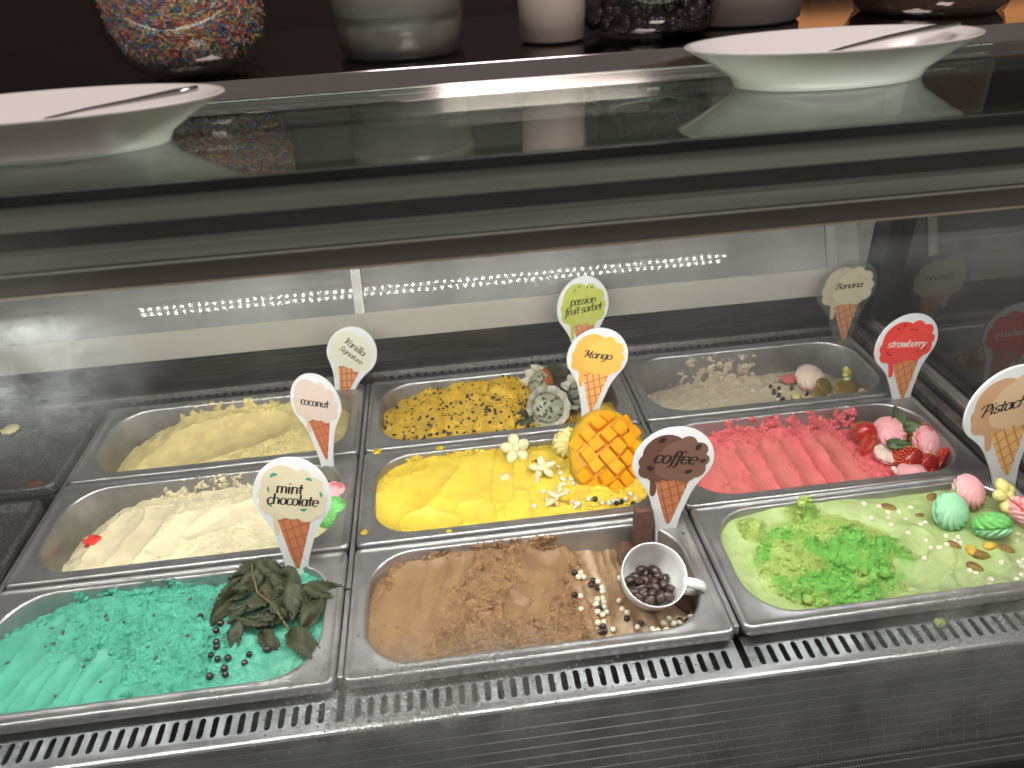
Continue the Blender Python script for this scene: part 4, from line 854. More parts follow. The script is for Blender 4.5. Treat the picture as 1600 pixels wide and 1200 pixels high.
LEAF = pmat('wilted_mint_leaf', srgb(74, 80, 44), .55, var=.28, vscale=130, bump=.0011, bscale=330, col2=srgb(46, 52, 28), c2lo=.35, c2hi=.65)
LEAF2 = pmat('fresh_mint_leaf', srgb(74, 96, 58), .5, var=.2, vscale=130, bump=.0004, bscale=300)
STEM = pmat('mint_stem', srgb(112, 88, 58), .5, var=.2, vscale=200)
def orient(me, name, m, b, t, roll=0, parent=None, smooth=True):
    b = Vector(b); t = Vector(t); d = (t-b).normalized(); up = Vector((0, -.25, 1)).normalized(); s = up.cross(d).normalized(); n = d.cross(s)
    Mx = Matrix((d, s, n)).transposed().to_4x4(); Mx = Matrix.Translation(b) @ Mx @ Matrix.Rotation(R(roll), 4, 'X'); o = link(name, me, m, smooth=smooth); o.parent = parent; o.matrix_basis = Mx; return o
spr = thing('mint_sprig', 'wilted dark mint sprig lying on the mint green ice cream', 'mint sprig', (0, 0, 0))
LV = [((-.1103,.1340,.012),(-.1290,.0860,.002),.024,-25,1),((-.0656,.1053,.018),(-.1166,.1005,.012),.026,15,2),((-.0540,.0801,.014),(-.1050,.0860,.010),.028,20,3),((-.0503,.0639,.010),(-.0180,.0300,.0),.027,-10,4),
      ((-.0440,.1099,.014),(.0042,.1080,.008),.022,12,5),((-.0279,.1060,.010),(-.0392,.0640,.002),.026,-30,6),((-.1014,.0832,.006),(-.1036,.0553,-.002),.018,10,7),((-.0790,.0700,.004),(-.0590,.0500,-.004),.018,0,8),
      ((-.0971,.1480,.022),(-.0660,.1390,.018),.024,0,9),((-.0700,.1374,.020),(-.0464,.1171,.014),.026,-10,10),((-.0546,.1160,.020),(-.0390,.0760,.012),.028,20,11),((-.0913,.1394,.020),(-.1017,.1150,.014),.026,0,12),
      ((-.0652,.1241,.020),(-.0826,.1090,.016),.026,10,13),((-.0951,.1480,.020),(-.1222,.1390,.014),.024,10,14),((-.085,.130,.018),(-.060,.110,.016),.026,5,15),((-.072,.100,.012),(-.046,.085,.009),.026,-8,16)]
LV += [((-.098,.122,.020),(-.118,.112,.012),.018,-30,21),((-.080,.118,.022),(-.066,.098,.018),.018,40,22),((-.060,.128,.022),(-.082,.120,.020),.018,-20,23),((-.095,.100,.012),(-.112,.086,.006),.016,35,24),((-.068,.088,.012),(-.084,.074,.006),.018,-35,25),((-.045,.098,.014),(-.052,.078,.010),.018,30,26),((-.104,.140,.018),(-.120,.126,.010),.018,-40,27)]
for b, t, w, roll, sd in LV:
    b = (b[0], b[1], b[2]*.62-.003); t = (t[0], t[1], t[2]*.55-.003); w *= .88; L_ = (Vector(t)-Vector(b)).length; orient(leaf_mesh(L_, w, sd, curl=.12), 'leaf', LEAF, b, t, roll, spr)
V, F = joinVF([tube([(-.0975, .147, .015), (-.094, .132, .0125), (-.0867, .1107, .0105), (-.070, .095, .0075), (-.0503, .0639, .004)], .0010), tube([(-.0867, .1107, .0105), (-.065, .112, .0105), (-.0440, .1099, .007)], .0008)])
link('stem', mesh_np('stem', V, F), STEM, spr, smooth=True)
def single_leaf(label, b, t, w, m, sd, roll=0, curl=.15, group=None):
    b, t = Vector(b), Vector(t); me = leaf_mesh((t-b).length, w, sd, curl=curl, name='mint_leaf'); o = orient(me, 'mint_leaf', m, b, t, roll); return tag(o, label, 'leaf', group)
single_leaf('upright mint leaf at the stem of the strawberry sign', (.6763,.2720,-.012), (.6800,.2950,.014), .020, LEAF2, 31)
single_leaf('mint leaf lying over the yellow tipped strawberry', (.6785,.2700,-.004), (.7090,.2690,-.004), .020, LEAF2, 32, 10)
single_leaf('mint leaf lying between the pink meringues', (.6407,.2395,-.006), (.6745,.2440,-.005), .022, LEAF2, 33, -10)
single_leaf('dark leaf behind the front passion fruit half', (.2660,.4480,-.012), (.2790,.4100,-.020), .034, LEAF, 34, -15)
single_leaf('dark leaf at the top of the orange sorbet', (.2560,.4720,.004), (.2950,.4760,.002), .026, LEAF, 35, 25)
single_leaf('dark leaf beside the sorbet left of the passion fruit', (.2220,.4020,-.012), (.2010,.3760,-.018), .026, LEAF, 36)
single_leaf('dark green leaf scrap at the foot of the coconut sign', (-.0460,.2960,-.012), (-.0290,.2930,-.014), .010, LEAF, 37)

# ------------------------------------------------------------------ MERINGUES, FLOWERS
def meringue_mesh(r, h, ribs=11, twist=1.1, seed=0, amp=.17):
    prof = []
    for k in range(15):
        t = k/14; prof.append((r*math.cos(t*math.pi/2)**.75*(1-.05*t)+1e-4, h*(math.sin(t*math.pi/2)**1.1)+ (h*.10*max(0, t-.8)/.2)))
    prof = [(r*.80, -.0012), (r*.95, 0)]+prof
    return lathe(prof, ribs*8, lambda rr, z, a, t: (rr*(1+amp*(abs(math.cos(ribs/2*(a+twist*t)))*1.6-.9)*min(1, t*3+.25)*(1-.5*t)), z))
def mer_tex(m): return m
MG = pmat('green_meringue', srgb(176, 234, 194), .6, sss=.15, var=.10, vscale=70, col2=srgb(156, 224, 172), bump=.0002, bscale=300)
MP = pmat('pink_meringue', srgb(250, 180, 184), .6, sss=.15, var=.08, vscale=90, bump=.0002, bscale=300)
MPR = pmat('pink_red_meringue', srgb(250, 188, 192), .6, sss=.15, col2=srgb(232, 128, 134), c2lo=.5, c2hi=.62, vscale=60, stretch=(1, 1, 1), bump=.0002)
MY = pmat('pale_yellow_meringue', srgb(246, 234, 160), .6, sss=.15, var=.06, vscale=90, bump=.0002, bscale=300)
MW = pmat('pinkish_white_meringue', srgb(232, 206, 192), .6, sss=.15, var=.08, vscale=90, bump=.0003)
GRN = pmat('green_crumb', srgb(124, 206, 112), .75, var=.3, vscale=300, bump=.0011, bscale=520)
REDI = pmat('red_crumb_filling', srgb(226, 104, 100), .75, var=.35, vscale=300, bump=.0011, bscale=520)
YELI = pmat('yellow_crumb_filling', srgb(232, 214, 110), .75, var=.3, vscale=300, bump=.0011, bscale=520)
def meringue(label, loc, rot, r, h, m, fill=None, twist=1.5, second=None, ribs=12, group='meringues'):
    """two piped shells baked back to back, crumbly filling between them"""
    t = thing('meringue', label, 'meringue', loc, [R(a) for a in rot], group)
    V, F = meringue_mesh(r, h, ribs, twist); link('meringue_shell', mesh_np('meringue_shell', V, F), m, t, loc=(0, 0, .0012), smooth=True)
    V, F = meringue_mesh(r*.98, h*.85, ribs, -twist); link('meringue_shell', mesh_np('meringue_shell', V, F), second or m, t, loc=(.0005, 0, -.0012), rot=(math.pi, 0, .3), smooth=True)
    me = crumb_mesh(r*.98, 3, 4, .22, .24); link('filling', me, fill or m, t, smooth=True); return t
meringue('green swirl meringue with a crumbly green split, left of two', (.6300,.1070,.010), (48, -18, 30), .0190, .0115, MG, GRN)
meringue('green meringue with a broken crumbly top in front', (.6600,.0820,.008), (-20, 30, 60), .0178, .0125, GRN, GRN, second=MG)
meringue('pink meringue sandwich with green filling behind the green ones', (.6640,.1300,.012), (38, 28, 0), .0185, .0125, MP, GRN)
meringue('pink meringue with red crumbs at the right edge of frame', (.7010,.0930,.010), (30, 40, 50), .0185, .0130, MPR, REDI)
meringue('pale yellow meringue beside the cut mango half', (.2580,.2990,.008), (78, 12, 4), .0190, .0130, MY, YELI, twist=.9)
meringue('pale pink swirl meringue at the centre of the strawberries', (.6670,.2790,-.016), (28, -10, 0), .0195, .0130, MP, MW)
meringue('pink and red meringue behind the row of pearls', (.6990,.2520,-.016), (48, 22, 20), .0195, .0135, MPR, REDI)
meringue('broken pink meringue crushed in front of a mint leaf', (.6448,.2430,-.021), (10, 0, 30), .0150, .0060, MW, REDI, second=MP)
meringue('pink meringue half hidden by the front tub rim', (.6563,.2060,-.025), (15, 0, 10), .0170, .0110, MP, REDI)
meringue('pinkish white meringue on the banana ice cream', (.6360,.4330,-.026), (30, 5, 0), .0200, .0115, MW, REDI)
meringue('green meringue with pink stripes behind the mint sign', (-.0300,.2380,-.010), (40, -10, 20), .0190, .0130, GRN, GRN, second=MG)
meringue('pink striped meringue at the right end of the coconut', (-.0290,.2660,-.010), (30, 15, 0), .0180, .0120, MPR, GRN)
CHOC = pmat('white_chocolate', srgb(244, 236, 190), .42, sss=.25, var=.06, vscale=100)
CHOC2 = pmat('white_chocolate_greenish', srgb(224, 222, 140), .42, sss=.25, var=.15, vscale=100)
def flower(label, loc, rot, r, n=5, m=None, narrow=1.0):
    t = thing('sugar_flower', label, 'sugar flower', loc, [R(a) for a in rot], 'white chocolate flowers'); V0, F0 = ico(3, 1)
    me = mesh_np('petal', V0*np.array([r*.52, r*.40*narrow, r*.38]), F0)
    for k in range(n):
        a = 2*math.pi*k/n+.3; link('petal', me, (m or CHOC) if not me.materials else None, t, loc=(r*.62*math.cos(a), r*.62*math.sin(a)*narrow, r*.05*(k % 2)), rot=(0, 0, a), smooth=True)
    link('flower_centre', mesh_np('flower_centre', V0*np.array([r*.3, r*.3*narrow, r*.3]), F0), m or CHOC, t, loc=(0, 0, r*.24), smooth=True); return t
flower('white five petalled chocolate flower on mango ice cream near the rim', (.1930,.3060,.002), (42, 0, 10), .0175)
flower('white chocolate flower tilted on its side in the mango ice cream', (.2210,.2650,.0), (62, -20, -20), .0160, narrow=.7)
flower('slim white chocolate flower stuck edgewise in mango ice cream', (.2285,.2130,.0), (70, -50, 20), .0150, narrow=.45)
flower('pale yellow chocolate flower behind the green meringues', (.6920,.1120,.018), (50, 10, 30), .0170, n=5, m=CHOC2)
flower('narrow yellowish chocolate flower in the banana tub', (.6880,.4260,-.022), (60, 60, 20), .0130, m=CHOC2, narrow=.6)
o = crumb('white meringue scrap by the front rim of the banana tub', 'meringue scrap', .6244, .3930, -.036, .009, MW, 61)
o = crumb('white meringue scrap right of the banana slices', 'meringue scrap', .6990, .3920, -.036, .010, MW, 62)
o = crumb('pink crumb of strawberry ice cream in the banana tub', 'crumb', .6080, .4424, -.030, .0095, STR, 63)
o = crumb('yellow scrap between the strawberries under a mint leaf', 'crumb', .6395, .2490, -.018, .0045, CHOC2, 64, flat=.9)
o = crumb('pale fleck of cream on the mango ice cream', 'crumb', .1760, .2687, hz('mango', .176, .2687), .0065, CHOC, 65, flat=.3)
o = crumb('greenish scrap of flower beside the dark pearls', 'crumb', .6050, .4060, -.036, .006, CHOC2, 66)
# banana slices
BSK = pmat('browned_banana', srgb(178, 146, 62), .5, var=.3, vscale=120, col2=srgb(120, 92, 40), c2lo=.45, c2hi=.75, bump=.0004)
for i, (lab, loc, rot) in enumerate((('browned banana slice leaning behind the pearls', (.6500,.4150,-.030), (48, 22, 35)), ('long browned banana slice at the right of the tub', (.6780,.4040,-.032), (52, 18, 10)), ('browned banana slice lowest by the front rim', (.6380,.4020,-.035), (50, 15, 40)))):
    V, F = lathe([(.0002, -.0028), (.013, -.0028), (.0148, -.0020), (.0152, 0), (.0148, .0020), (.013, .0028), (.006, .0022), (.0002, .0020)], 28, lambda r, z, a, t: (r*(1+.03*math.sin(3*a)), z))
    o = link('banana_slice', mesh_np('banana_slice', [(x*1.35, y*.85, z) for x, y, z in V], F), BSK, loc=loc, rot=[R(a) for a in rot], smooth=True); tag(o, lab, 'banana slice', 'banana slices')

# ------------------------------------------------------------------ STRAWBERRIES
SR = pmat('strawberry_skin', srgb(168, 34, 32), .26, var=.22, vscale=60, coat=.3, bump=.0004, bscale=220)
SY = pmat('strawberry_pale', srgb(178, 44, 36), .28, col2=srgb(206, 158, 74), c2lo=.5, c2hi=.62, vscale=28, coat=.3)
SCUT = pmat('strawberry_cut', srgb(214, 66, 46), .3, var=.15, vscale=120, col2=srgb(226, 100, 74), coat=.3)
SSEED = pmat('strawberry_seed', srgb(214, 150, 70), .4)
SPR = [(.0005, -.0195), (.0045, -.0180), (.0085, -.0135), (.0120, -.006), (.0140, .002), (.0138, .008), (.0115, .0125), (.006, .0150), (.0005, .0145)]
def strawberry(label, loc, rot, s=1.0, cut=False, m=None):
    t = thing('strawberry', label, 'strawberry', loc, [R(a) for a in rot], 'strawberries'); t.scale = (s, s, s)
    V, F = lathe(SPR, 28)
    if cut: V = [(x, max(y, -.0005), z) for x, y, z in V]
    link('berry', mesh_np('berry', V, F), m or SR, t, smooth=not cut)
    zs = [p[1] for p in SPR]; rs_ = [p[0] for p in SPR]; V0, F0 = ico(1, 1); parts = []; k = 0
    for row in range(9):
        z = -.016+row*.0033; r = float(np.interp(z, zs, rs_)); n = max(4, int(r*2*math.pi/.0042))
        for q in range(n):
            a = 2*math.pi*(q+.5*(row % 2))/n
            if cut and math.sin(a) < .08: continue
            ca, sa = math.cos(a), math.sin(a); P = V0*np.array([.0006, .0007, .0011]); P = np.stack([P[:, 0]*ca-P[:, 1]*sa+r*ca*1.01, P[:, 0]*sa+P[:, 1]*ca+r*sa*1.01, P[:, 2]+z], 1); parts.append((P, F0))
    V, F = joinVF(parts); sd = link('berry_seed', mesh_np('berry_seed', V, F), SSEED, t); sd['kind'] = 'stuff'
    if cut:
        P = [(r*.97, z*.98) for r, z in SPR]; poly = [(x, z) for x, z in P]+[(-x, z) for x, z in reversed(P)]
        link('cut_face', mesh_np('cut_face', [(x, -.0009, z) for x, z in poly], [tuple(range(len(poly)))]), SCUT, t)
        link('pale_core', mesh_np('pale_core', [(x*.30, -.0012, z*.55+.001) for x, z in poly], [tuple(range(len(poly)))]), pmat('strawberry_core', srgb(232, 140, 112), .4, var=.1, vscale=200), t)
    return t
strawberry('whole dark red strawberry leftmost in the pink tub', (.6360,.2850,-.016), (60, 30, -20), 1.02)
strawberry('cut strawberry showing its orange red inside below the leftmost one', (.6345,.2630,-.020), (-22, 55, 5), .85, True)
strawberry('strawberry with a pale yellow end under a mint leaf', (.7010,.2740,-.018), (30, 75, 0), 1.0, m=SY)
strawberry('large red strawberry at the front with many bright seeds', (.6600,.2270,-.016), (48, 62, -10), 1.08)
strawberry('small red strawberry between the large one and the cut ones', (.6800,.2200,-.019), (70, 10, 0), .82)
strawberry('cut strawberry half lying low at the front right', (.6900,.2120,-.023), (-40, 70, 0), .82, True)
strawberry('cut strawberry half at the right end of the pink tub', (.7060,.2190,-.020), (-28, 82, 6), 1.0, True)
strawberry('little red strawberry piece behind the large front one', (.6740,.2430,-.022), (20, 60, 0), .6)

# ------------------------------------------------------------------ PASSION FRUIT HALVES
RIND = pmat('passion_rind', srgb(196, 108, 40), .4, var=.25, vscale=60, coat=.2, bump=.0004, bscale=260)
PITH = pmat('passion_pith', srgb(226, 222, 204), .5, var=.12, vscale=120, sss=.15)
PULP = pmat('passion_pulp', srgb(186, 188, 162), .14, sss=.3, var=.22, vscale=200, coat=.5, bump=.0016, bscale=210)
def passion(label, loc, nrm, r, zig=True):
    t = thing('passion_fruit_half', label, 'passion fruit', loc, Vector((0, 0, 1)).rotation_difference(Vector(nrm).normalized()).to_euler(), 'passion fruit halves with zigzag edges')
    def zz(a): return (abs(((a/(2*math.pi)*11) % 1)*2-1)*.34-.08)*r if zig else 0
    prof = [(r*math.sin(k/10*math.pi/2), -r*.92*math.cos(k/10*math.pi/2)) for k in range(11)]
    V, F = lathe([(max(a, 1e-4), b) for a, b in prof]+[(r*1.01, r*.05)], 66, lambda rr, z, a, q: (rr*(1 if q < .95 else .99), z+zz(a)*max(0, (q-.7)/.3)))
    F = F[:-1]; link('rind', mesh_np('rind', V, F), RIND, t, smooth=True)
    V, F = lathe([(r*1.0, r*.05), (r*.80, -r*.02), (r*.70, -.22*r), (r*.7, -.45*r), (r*.001, -.55*r)], 66, lambda rr, z, a, q: (rr, z+zz(a)*max(0, 1-q*2.5)))
    F = F[:-2]+F[-1:]; link('pith', mesh_np('pith', V, F), PITH, t, smooth=True)
    V0, F0 = ico(4, 1); n = fbm(V0[:, 0], V0[:, 1]+V0[:, 2], 5, 3, 7); Vp = V0*(1+.20*n)[:, None]*np.array([r*.72, r*.68, r*.26]); Vp[:, 2] -= r*.16
    link('pulp', mesh_np('pulp', Vp, F0), PULP, t, smooth=True)
    V1, F1 = ico(2, 1); rs = np.random.RandomState(int(r*1e5)); parts = []
    for k in range(22):
        a = rs.rand()*6.28; q = math.sqrt(rs.rand())*r*.66; z = r*.26*math.sqrt(max(0, 1-(q/(r*.72))**2))-.16*r; b = rs.rand()*6.28
        P = V1*np.array([.0030, .0017, .0008]); P = np.stack([P[:, 0]*math.cos(b)-P[:, 1]*math.sin(b)+q*math.cos(a), P[:, 0]*math.sin(b)+P[:, 1]*math.cos(b)+q*math.sin(a), P[:, 2]+z*.955], 1); parts.append((P, F1))
    V, F = joinVF(parts); s = link('pulp_seed', mesh_np('pulp_seed', V, F), pmat('pulp_seed_dull', srgb(74, 76, 64), .3), t, smooth=True); s['kind'] = 'stuff'; return t
passion('passion fruit half facing left with its orange rind showing', (.2390,.4560,-.002), (-.80, -.30, .48), .0275)
passion('passion fruit half facing forward in front of the other two', (.2490,.4030,-.008), (.05, -.72, .62), .0300)
passion('passion fruit half half hidden behind the mango sign', (.2970,.4340,-.008), (-.55, -.45, .70), .0275)
crumb('orange yellow lump of sorbet right of the mango sign', 'sorbet lump', .3340, .4100, -.030, .017, PAS, 71, flat=.5)

# ------------------------------------------------------------------ CUT MANGO HALF
FLESH = pmat('mango_flesh', srgb(244, 164, 4), .55, sss=.08, var=.14, vscale=80, bump=.0003, bscale=260, sssr=.005)
SKIN = pmat('mango_skin', srgb(178, 160, 44), .4, var=.25, vscale=40)
GROOVE = pmat('mango_groove_flesh', srgb(214, 164, 20), .6, var=.15, vscale=80)
mg = thing('mango_half', 'cut mango half turned out into orange cubes', 'mango', (.3010, .2700, .006), (R(44), R(8), R(4)))
A_, B_ = .0450, .0540
V0, F0 = ico(4, 1)
V = V0*np.array([A_*1.08, B_*1.06, .017]); V[:, 2] = np.where(V[:, 2] > 0, V[:, 2]*.95, V[:, 2]*.9)
link('mango_skin', mesh_np('mango_skin', V*np.array([1.0, 1.0, 1])+np.array([0, 0, -.003]), F0), SKIN, mg, smooth=True)
link('mango_flesh', mesh_np('mango_flesh', V*np.array([.972, .972, 1.0]), F0), GROOVE, mg, smooth=True)
FLESH.node_tree.nodes['Principled BSDF'].inputs['Specular IOR Level'].default_value = .22
rm = random.Random(3); s_ = .0160; RT = R(36)
for i in range(-3, 4):
    for j in range(-4, 5):
        gx, gy = (i+.5)*s_, (j)*s_*1.02
        x, y = gx*math.cos(RT)-gy*math.sin(RT), gx*math.sin(RT)+gy*math.cos(RT)
        q = (x/A_)**2+(y/B_)**2
        if q > .90: continue
        z = .015*math.sqrt(1-min(q, .98)); n = Vector((x/A_**2, y/B_**2, z/.020**2)).normalized(); n = (n+Vector((0, 0, .75))).normalized()
        bm = bmesh.new(); h = .0185*(1-.42*q)+rm.uniform(-.0025, .0035); w = s_*.485*(1-.06*q)
        r = bmesh.ops.create_cube(bm, size=1)
        for v in bm.verts:
            k = .96 if v.co.z < 0 else .97; v.co = Vector((v.co.x*2*w*k+rm.uniform(-.0004, .0004), v.co.y*2*w*k+rm.uniform(-.0004, .0004), (v.co.z+.5)*h-.004+rm.uniform(-.0006, .0006)*(v.co.z > 0)))
        bmesh.ops.bevel(bm, geom=list(bm.edges), offset=.0009, segments=2, affect='EDGES')
        o = bmobj('mango_cube', bm, FLESH, mg, smooth=False); rot = Vector((0, 0, 1)).rotation_difference(n).to_matrix().to_4x4()
        o.matrix_basis = Matrix.Translation((x*1.0, y*1.0, z*.72)) @ rot @ Matrix.Rotation(RT+rm.uniform(-.09, .09), 4, 'Z') @ Matrix.Rotation(rm.uniform(-.2, .2), 4, 'X') @ Matrix.Rotation(rm.uniform(-.16, .16), 4, 'Y')

# ------------------------------------------------------------------ PISTACHIO NUTS
NB = pmat('nut_brown', srgb(128, 92, 52), .45, col2=srgb(150, 134, 56), c2lo=.45, c2hi=.6, vscale=110, bump=.0004)
NY = pmat('nut_yellow', srgb(214, 178, 72), .45, var=.25, vscale=110, bump=.0004)
V0, F0 = ico(3, 1)
for i, (x, y, m, s, lab) in enumerate(((.5827,.1362,NB,1.15,'brown pistachio nut nearest the back rim of the green tub'), (.6388,.1465,NB,1.1,'brown pistachio nut behind the green meringue'), (.6152,.0722,NB,1.0,'brown pistachio nut among five white pearls'), (.6281,.0642,NY,1.25,'yellow split pistachio nut below the broken green meringue'),
      (.6335,.0565,NB,1.35,'large greenish brown pistachio nut under the yellow one'), (.6490,.0655,NY,1.1,'slim yellow pistachio nut under the broken meringue'), (.6632,.0604,NB,1.1,'brown pistachio nut at the far right'), (.6195,.0437,NB,1.15,'pistachio nut with two white pearls nearest the front rim'), (.6074,.1192,NB,.7,'small brown nut piece left of the green meringue'))):
    q = V0*np.array([.0072, .0042, .0038])*s; q[:, 2] = np.where(np.abs(q[:, 1]) < .0008*s, q[:, 2]*.88, q[:, 2]); q[:, 1] *= 1-.25*(q[:, 0]/(.0072*s)); q = q*(1+.06*fbm(V0[:, 0]*1.0, V0[:, 1]+V0[:, 2], 3, 2, i))[:, None]
    o = link('pistachio_nut', mesh_np('pistachio_nut', q, F0), m, loc=(x, y, hz('pistachio', x, y)+.003), rot=(R(random.uniform(-15, 15)), R(random.uniform(-10, 20)), R((-25, 40, -45, 70, -15, 10, -40, -50, 0)[i])), smooth=True); tag(o, lab, 'nut', 'pistachio nuts on the green ice cream')

# ------------------------------------------------------------------ PLATES AND SPOONS ON THE GLASS TOP
PLATE = pmat('white_plate', srgb(240, 236, 234), .14, coat=.3, sss=.05)
SPOON = pmat('spoon_steel', (.45, .43, .42, 1), .12, 1.0)
def plate(label, loc, r, oval=1.0, rot=0, ny=1.0):
    t = thing('plate', label, 'plate', loc, (0, 0, R(rot)), 'white plates on the glass top'); k = r/.1
    prof = [(.0001, .004), (.050, .004), (.056, .0015), (.062, 0), (.0645, .0005), (.0655, .004), (.0680, .009), (.080, .0195), (.0925, .0295), (.0985, .0335), (.1000, .0345), (.0995, .0358), (.097, .0350), (.090, .0305), (.078, .0215), (.068, .0120), (.060, .0085), (.0001, .0075)]
    V, F = lathe([(max(a, 1e-4)*k, b*.80) for a, b in prof], 64); link('plate_body', mesh_np('plate_body', [(x*oval, y*ny, z) for x, y, z in V], F), PLATE, t, smooth=True); return t
plate('white oval plate with a spoon at the right on the glass top', (.4230, .1240, .4472), .1060, 1.02, 0, .50)
plate('white plate with a spoon cut off at the left edge', (-.1130, .0960, .4472), .1060, 1.10, 0, .50)
def spoon(label, pts, rad, bowl, loc=(0, 0, 0)):
    t = thing('spoon', label, 'spoon', loc, group='spoons on the plates'); V, F = tube(pts, rad, 10, squash=.5); link('spoon_handle', mesh_np('spoon_handle', V, F), SPOON, t, smooth=True)
    bx, by, bz, L_, w_, a_ = bowl; V0, F0 = ico(4, 1); q = V0*np.array([L_, w_, .006]); q[:, 2] = np.where(q[:, 2] > 0, -q[:, 2]*.86, q[:, 2]); q[:, 2] += .004
    link('spoon_bowl', mesh_np('spoon_bowl', q, F0), SPOON, t, loc=(bx, by, bz), rot=(0, R(-8), R(a_)), smooth=True)
spoon('silver spoon with its handle over the rim of the right plate', [(.390, .124, .4580), (.408, .125, .4635), (.435, .126, .4685), (.465, .127, .4730), (.497, .128, .4765), (.518, .129, .4785)], [.0016, .0018, .0022, .003, .004, .0036], (.3700, .123, .4550, .021, .013, 4))
spoon('silver spoon lying on the left plate', [(-.130, .096, .4580), (-.110, .097, .4665), (-.085, .098, .4700), (-.055, .099, .4730), (-.028, .100, .4760), (-.014, .100, .4775)], [.0016, .0020, .0022, .003, .004, .0034], (-.1500, .095, .4560, .022, .014, 4))

# ------------------------------------------------------------------ JARS ON THE STEEL SHELF
JG = glassmat('jar_glass', (.90, .90, .88, 1), f0=.10, rough=.02)
def jar(label, loc, prof, rot=(0, 0, 0)):
    t = thing('glass_jar', label, 'jar', loc, [R(a) for a in rot], 'glass jars on the steel shelf'); V, F = lathe(prof, 48); link('jar_glass', mesh_np('jar_glass', V, F[:-1]), JG, t, smooth=True); return t
ZS = .4602
JP = [(.0001, .0005), (.040, .0005), (.052, .004), (.0625, .016), (.0690, .034), (.0705, .058), (.0670, .090), (.058, .115), (.045, .130), (.043, .16)]
j1 = jar('round glass jar full of rainbow sprinkles with wire clip', (-.0680, .3120, ZS), JP)
inner = [(.0001, .009), (.036, .010), (.047, .014), (.0555, .023), (.0612, .038), (.0630, .058), (.0602, .088), (.051, .112), (.0001, .118)]
V, F = lathe(inner, 40); link('sprinkle_core', mesh_np('sprinkle_core', V, F), pmat('sprinkle_core', srgb(150, 110, 104), .7, var=.4, vscale=160, col2=srgb(120, 96, 130)), j1, smooth=True)
SPM = [pmat('sprinkle_%s' % n_, srgb(*c_), .5) for n_, c_ in (('red', (208, 96, 96)), ('pink', (232, 158, 160)), ('blue', (92, 144, 190)), ('yellow', (232, 200, 120)), ('green', (126, 168, 122)), ('white', (224, 212, 204)), ('orange', (226, 146, 106)))]
rs = np.random.RandomState(4); VV = []; FF = []; MI = []
iz = [p[1] for p in inner]; ir = [p[0] for p in inner]
for k in range(4200):
    z = rs.uniform(.008, .112); a = rs.uniform(math.pi*.95, math.pi*2.05); r = float(np.interp(z, iz, ir))+rs.uniform(-.0005, .0012)
    d = Vector((rs.randn(), rs.randn(), rs.randn()*.8)); nrm = Vector((math.cos(a), math.sin(a), 0)); d = (d-nrm*d.dot(nrm)*.8).normalized(); s1 = d.cross(nrm).normalized(); s2 = d.cross(s1); c_ = nrm*r+Vector((0, 0, z)); b0 = len(VV)
    for e in (-1, 1):
        for q in range(4): VV.append(c_+d*e*.0044+s1*.0012*math.cos(q*math.pi/2)+s2*.0012*math.sin(q*math.pi/2))
    FF += [(b0+q, b0+(q+1) % 4, b0+4+(q+1) % 4, b0+4+q) for q in range(4)]+[(b0+3, b0+2, b0+1, b0), (b0+4, b0+5, b0+6, b0+7)]; MI += [int(rs.choice(7, p=[.17, .18, .22, .15, .12, .08, .08]))]*6
me = mesh_np('sprinkles', VV, FF); o = link('sprinkles', me, SPM, j1); me.polygons.foreach_set('material_index', MI); o['kind'] = 'stuff'
V, F = tube([(-.034, -.063, .120), (-.034, -.071, .095), (-.031, -.0745, .072), (-.024, -.0755, .062), (-.017, -.0755, .070), (-.015, -.0725, .095), (-.014, -.066, .120)], .0012, 8); link('wire_clip', mesh_np('wire_clip', V, F), pmat('clip_wire', (.12, .11, .11, 1), .3, .9), j1, smooth=True)
# frosty plastic tub
def tubp(r0, r1, h, w=.0016): return [(.0001, 0), (r0-.004, 0), (r0, .003), (r0+(r1-r0)*.3, h*.3), (r1, h), (r1-w, h), (r0-w+(r1-r0)*.3, h*.3), (r0-w, .004), (.0001, .004)]
FP = glassmat('frosted_plastic', (.86, .86, .84, 1), f0=.05, rough=.2, fogmask=lambda N, L: (lambda v: (setattr(v.outputs[0], 'default_value', .16), v.outputs[0])[1])(N.new('ShaderNodeValue')), fogcol=(.62, .60, .585, 1))
t = thing('plastic_container', 'frosted grey plastic tub with clear liquid on the shelf', 'container', (.1130, .3180, ZS)); V, F = lathe(tubp(.0560, .0640, .10), 40); link('container_wall', mesh_np('container_wall', V, F), FP, t, smooth=True)
def wob(r, z, a, q): return (r, z+(.0035*perlin(np.array(a*3.), np.array(1.5), 2)+.003*perlin(np.array(a*9.), np.array(.5), 4) if z > .02 else 0))
V, F = lathe([(.0001, .0045), (.052, .0045), (.0538, .010), (.0552, .0265), (.0001, .0265)], 60, wob); link('ice_water', mesh_np('ice_water', V, F), pmat('grey_slush', (.42, .42, .39, 1), .3, var=.25, vscale=60), t, smooth=True)
V, F = lathe([(.0001, .034), (.0545, .034), (.0590, .055), (.0605, .095), (.0001, .095)], 48); link('frozen_content', mesh_np('frozen_content', V, F), pmat('frosty_white', (.74, .70, .67, 1), .6, var=.2, vscale=25, bump=.001), t, smooth=True)
t = thing('paper_cup', 'white tub with a torn dark label beside the dark jar', 'cup', (.2520, .3230, ZS)); V, F = lathe(tubp(.0300, .0330, .09), 36); link('cup_wall', mesh_np('cup_wall', V, F), pmat('worn_white_plastic', srgb(200, 186, 178), .5, col2=srgb(120, 108, 100), c2lo=.62, c2hi=.74, vscale=30, stretch=(1, 1, .5)), t, smooth=True)
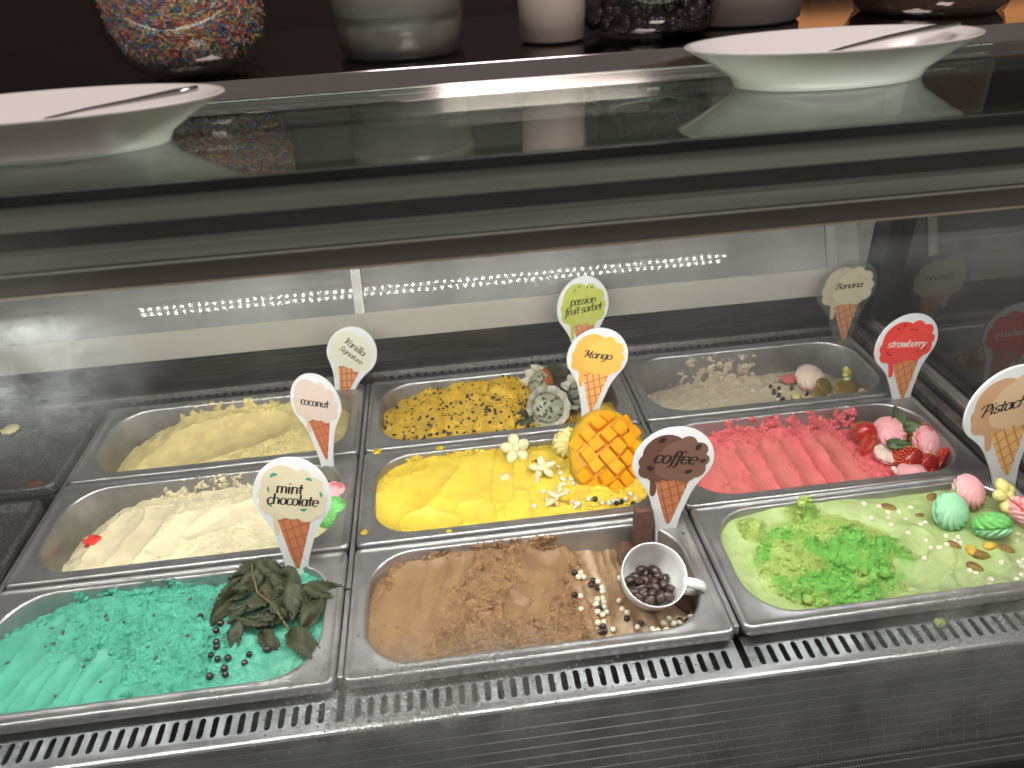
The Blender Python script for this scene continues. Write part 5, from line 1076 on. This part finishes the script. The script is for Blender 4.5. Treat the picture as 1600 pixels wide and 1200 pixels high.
t = thing('plastic_container', 'plain grey container standing right of the dark jar', 'container', (.4420, .3800, ZS)); V, F = lathe(tubp(.068, .074, .10), 40); link('container_wall', mesh_np('container_wall', V, F), pmat('grey_tub', srgb(140, 130, 124), .5, var=.12, vscale=14), t, smooth=True)
j2 = jar('glass jar of dark chocolate pieces on the shelf', (.3430, .3330, ZS), [(.0001, .0005), (.050, .0005), (.060, .005), (.0665, .018), (.0690, .05), (.069, .12)])
parts = []; V0, F0 = ico(2, 1); rs = np.random.RandomState(8)
for k in range(420):
    z = rs.uniform(.009, .10); a = rs.uniform(math.pi*.95, math.pi*2.05); r = float(np.interp(z, [.006, .02, .05, .12], [.052, .059, .0615, .0615]))-rs.uniform(0, .006); q = V0*rs.uniform(.0040, .0062)*np.array([1, 1, .85]); parts.append((q+np.array([r*math.cos(a), r*math.sin(a), z]), F0))
V, F = joinVF(parts); o = link('chocolate_pieces', mesh_np('chocolate_pieces', V, F), pmat('dark_chocolate', srgb(46, 36, 38), .22, coat=.3, var=.3, vscale=60), j2, smooth=True); o['kind'] = 'stuff'
V, F = lathe([(.0001, .006), (.046, .006), (.054, .02), (.056, .11), (.0001, .11)], 32); link('chocolate_core', mesh_np('chocolate_core', V, F), MATS['dark_chocolate'], j2)
j3 = jar('glass jar of amber brown crumbs at the right', (.6340, .3500, ZS-.004), [(.0001, .0005), (.058, .0005), (.068, .006), (.0740, .02), (.0755, .05), (.075, .12)])
V0, F0 = lathe([(.0001, .004), (.060, .004), (.0690, .012), (.0715, .04), (.071, .11), (.0001, .112)], 90, lambda r, z, a, q: (r*(1+.012*float(perlin(np.array(a*22), np.array(z*420), 3))), z))
link('crumb_filling', mesh_np('crumb_filling', V0, F0), pmat('amber_crumbs', srgb(120, 82, 44), .6, var=.5, vscale=240, col2=srgb(74, 46, 26), bump=.0015, bscale=300), j3)
# glowing counter behind at the far right
gl = thing('lit_counter', 'orange lit wooden counter glowing behind the amber jar', 'counter', (1.15, 1.02, .30))
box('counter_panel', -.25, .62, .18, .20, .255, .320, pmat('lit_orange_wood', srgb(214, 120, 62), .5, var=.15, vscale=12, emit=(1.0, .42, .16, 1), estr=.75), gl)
box('counter_top', -.30, .66, .02, .24, .3205, .345, pmat('counter_dark', (.02, .012, .01, 1), .5), gl)
box('counter_base', -.28, .64, .06, .22, -1.5, .2545, MATS['counter_dark'], gl)
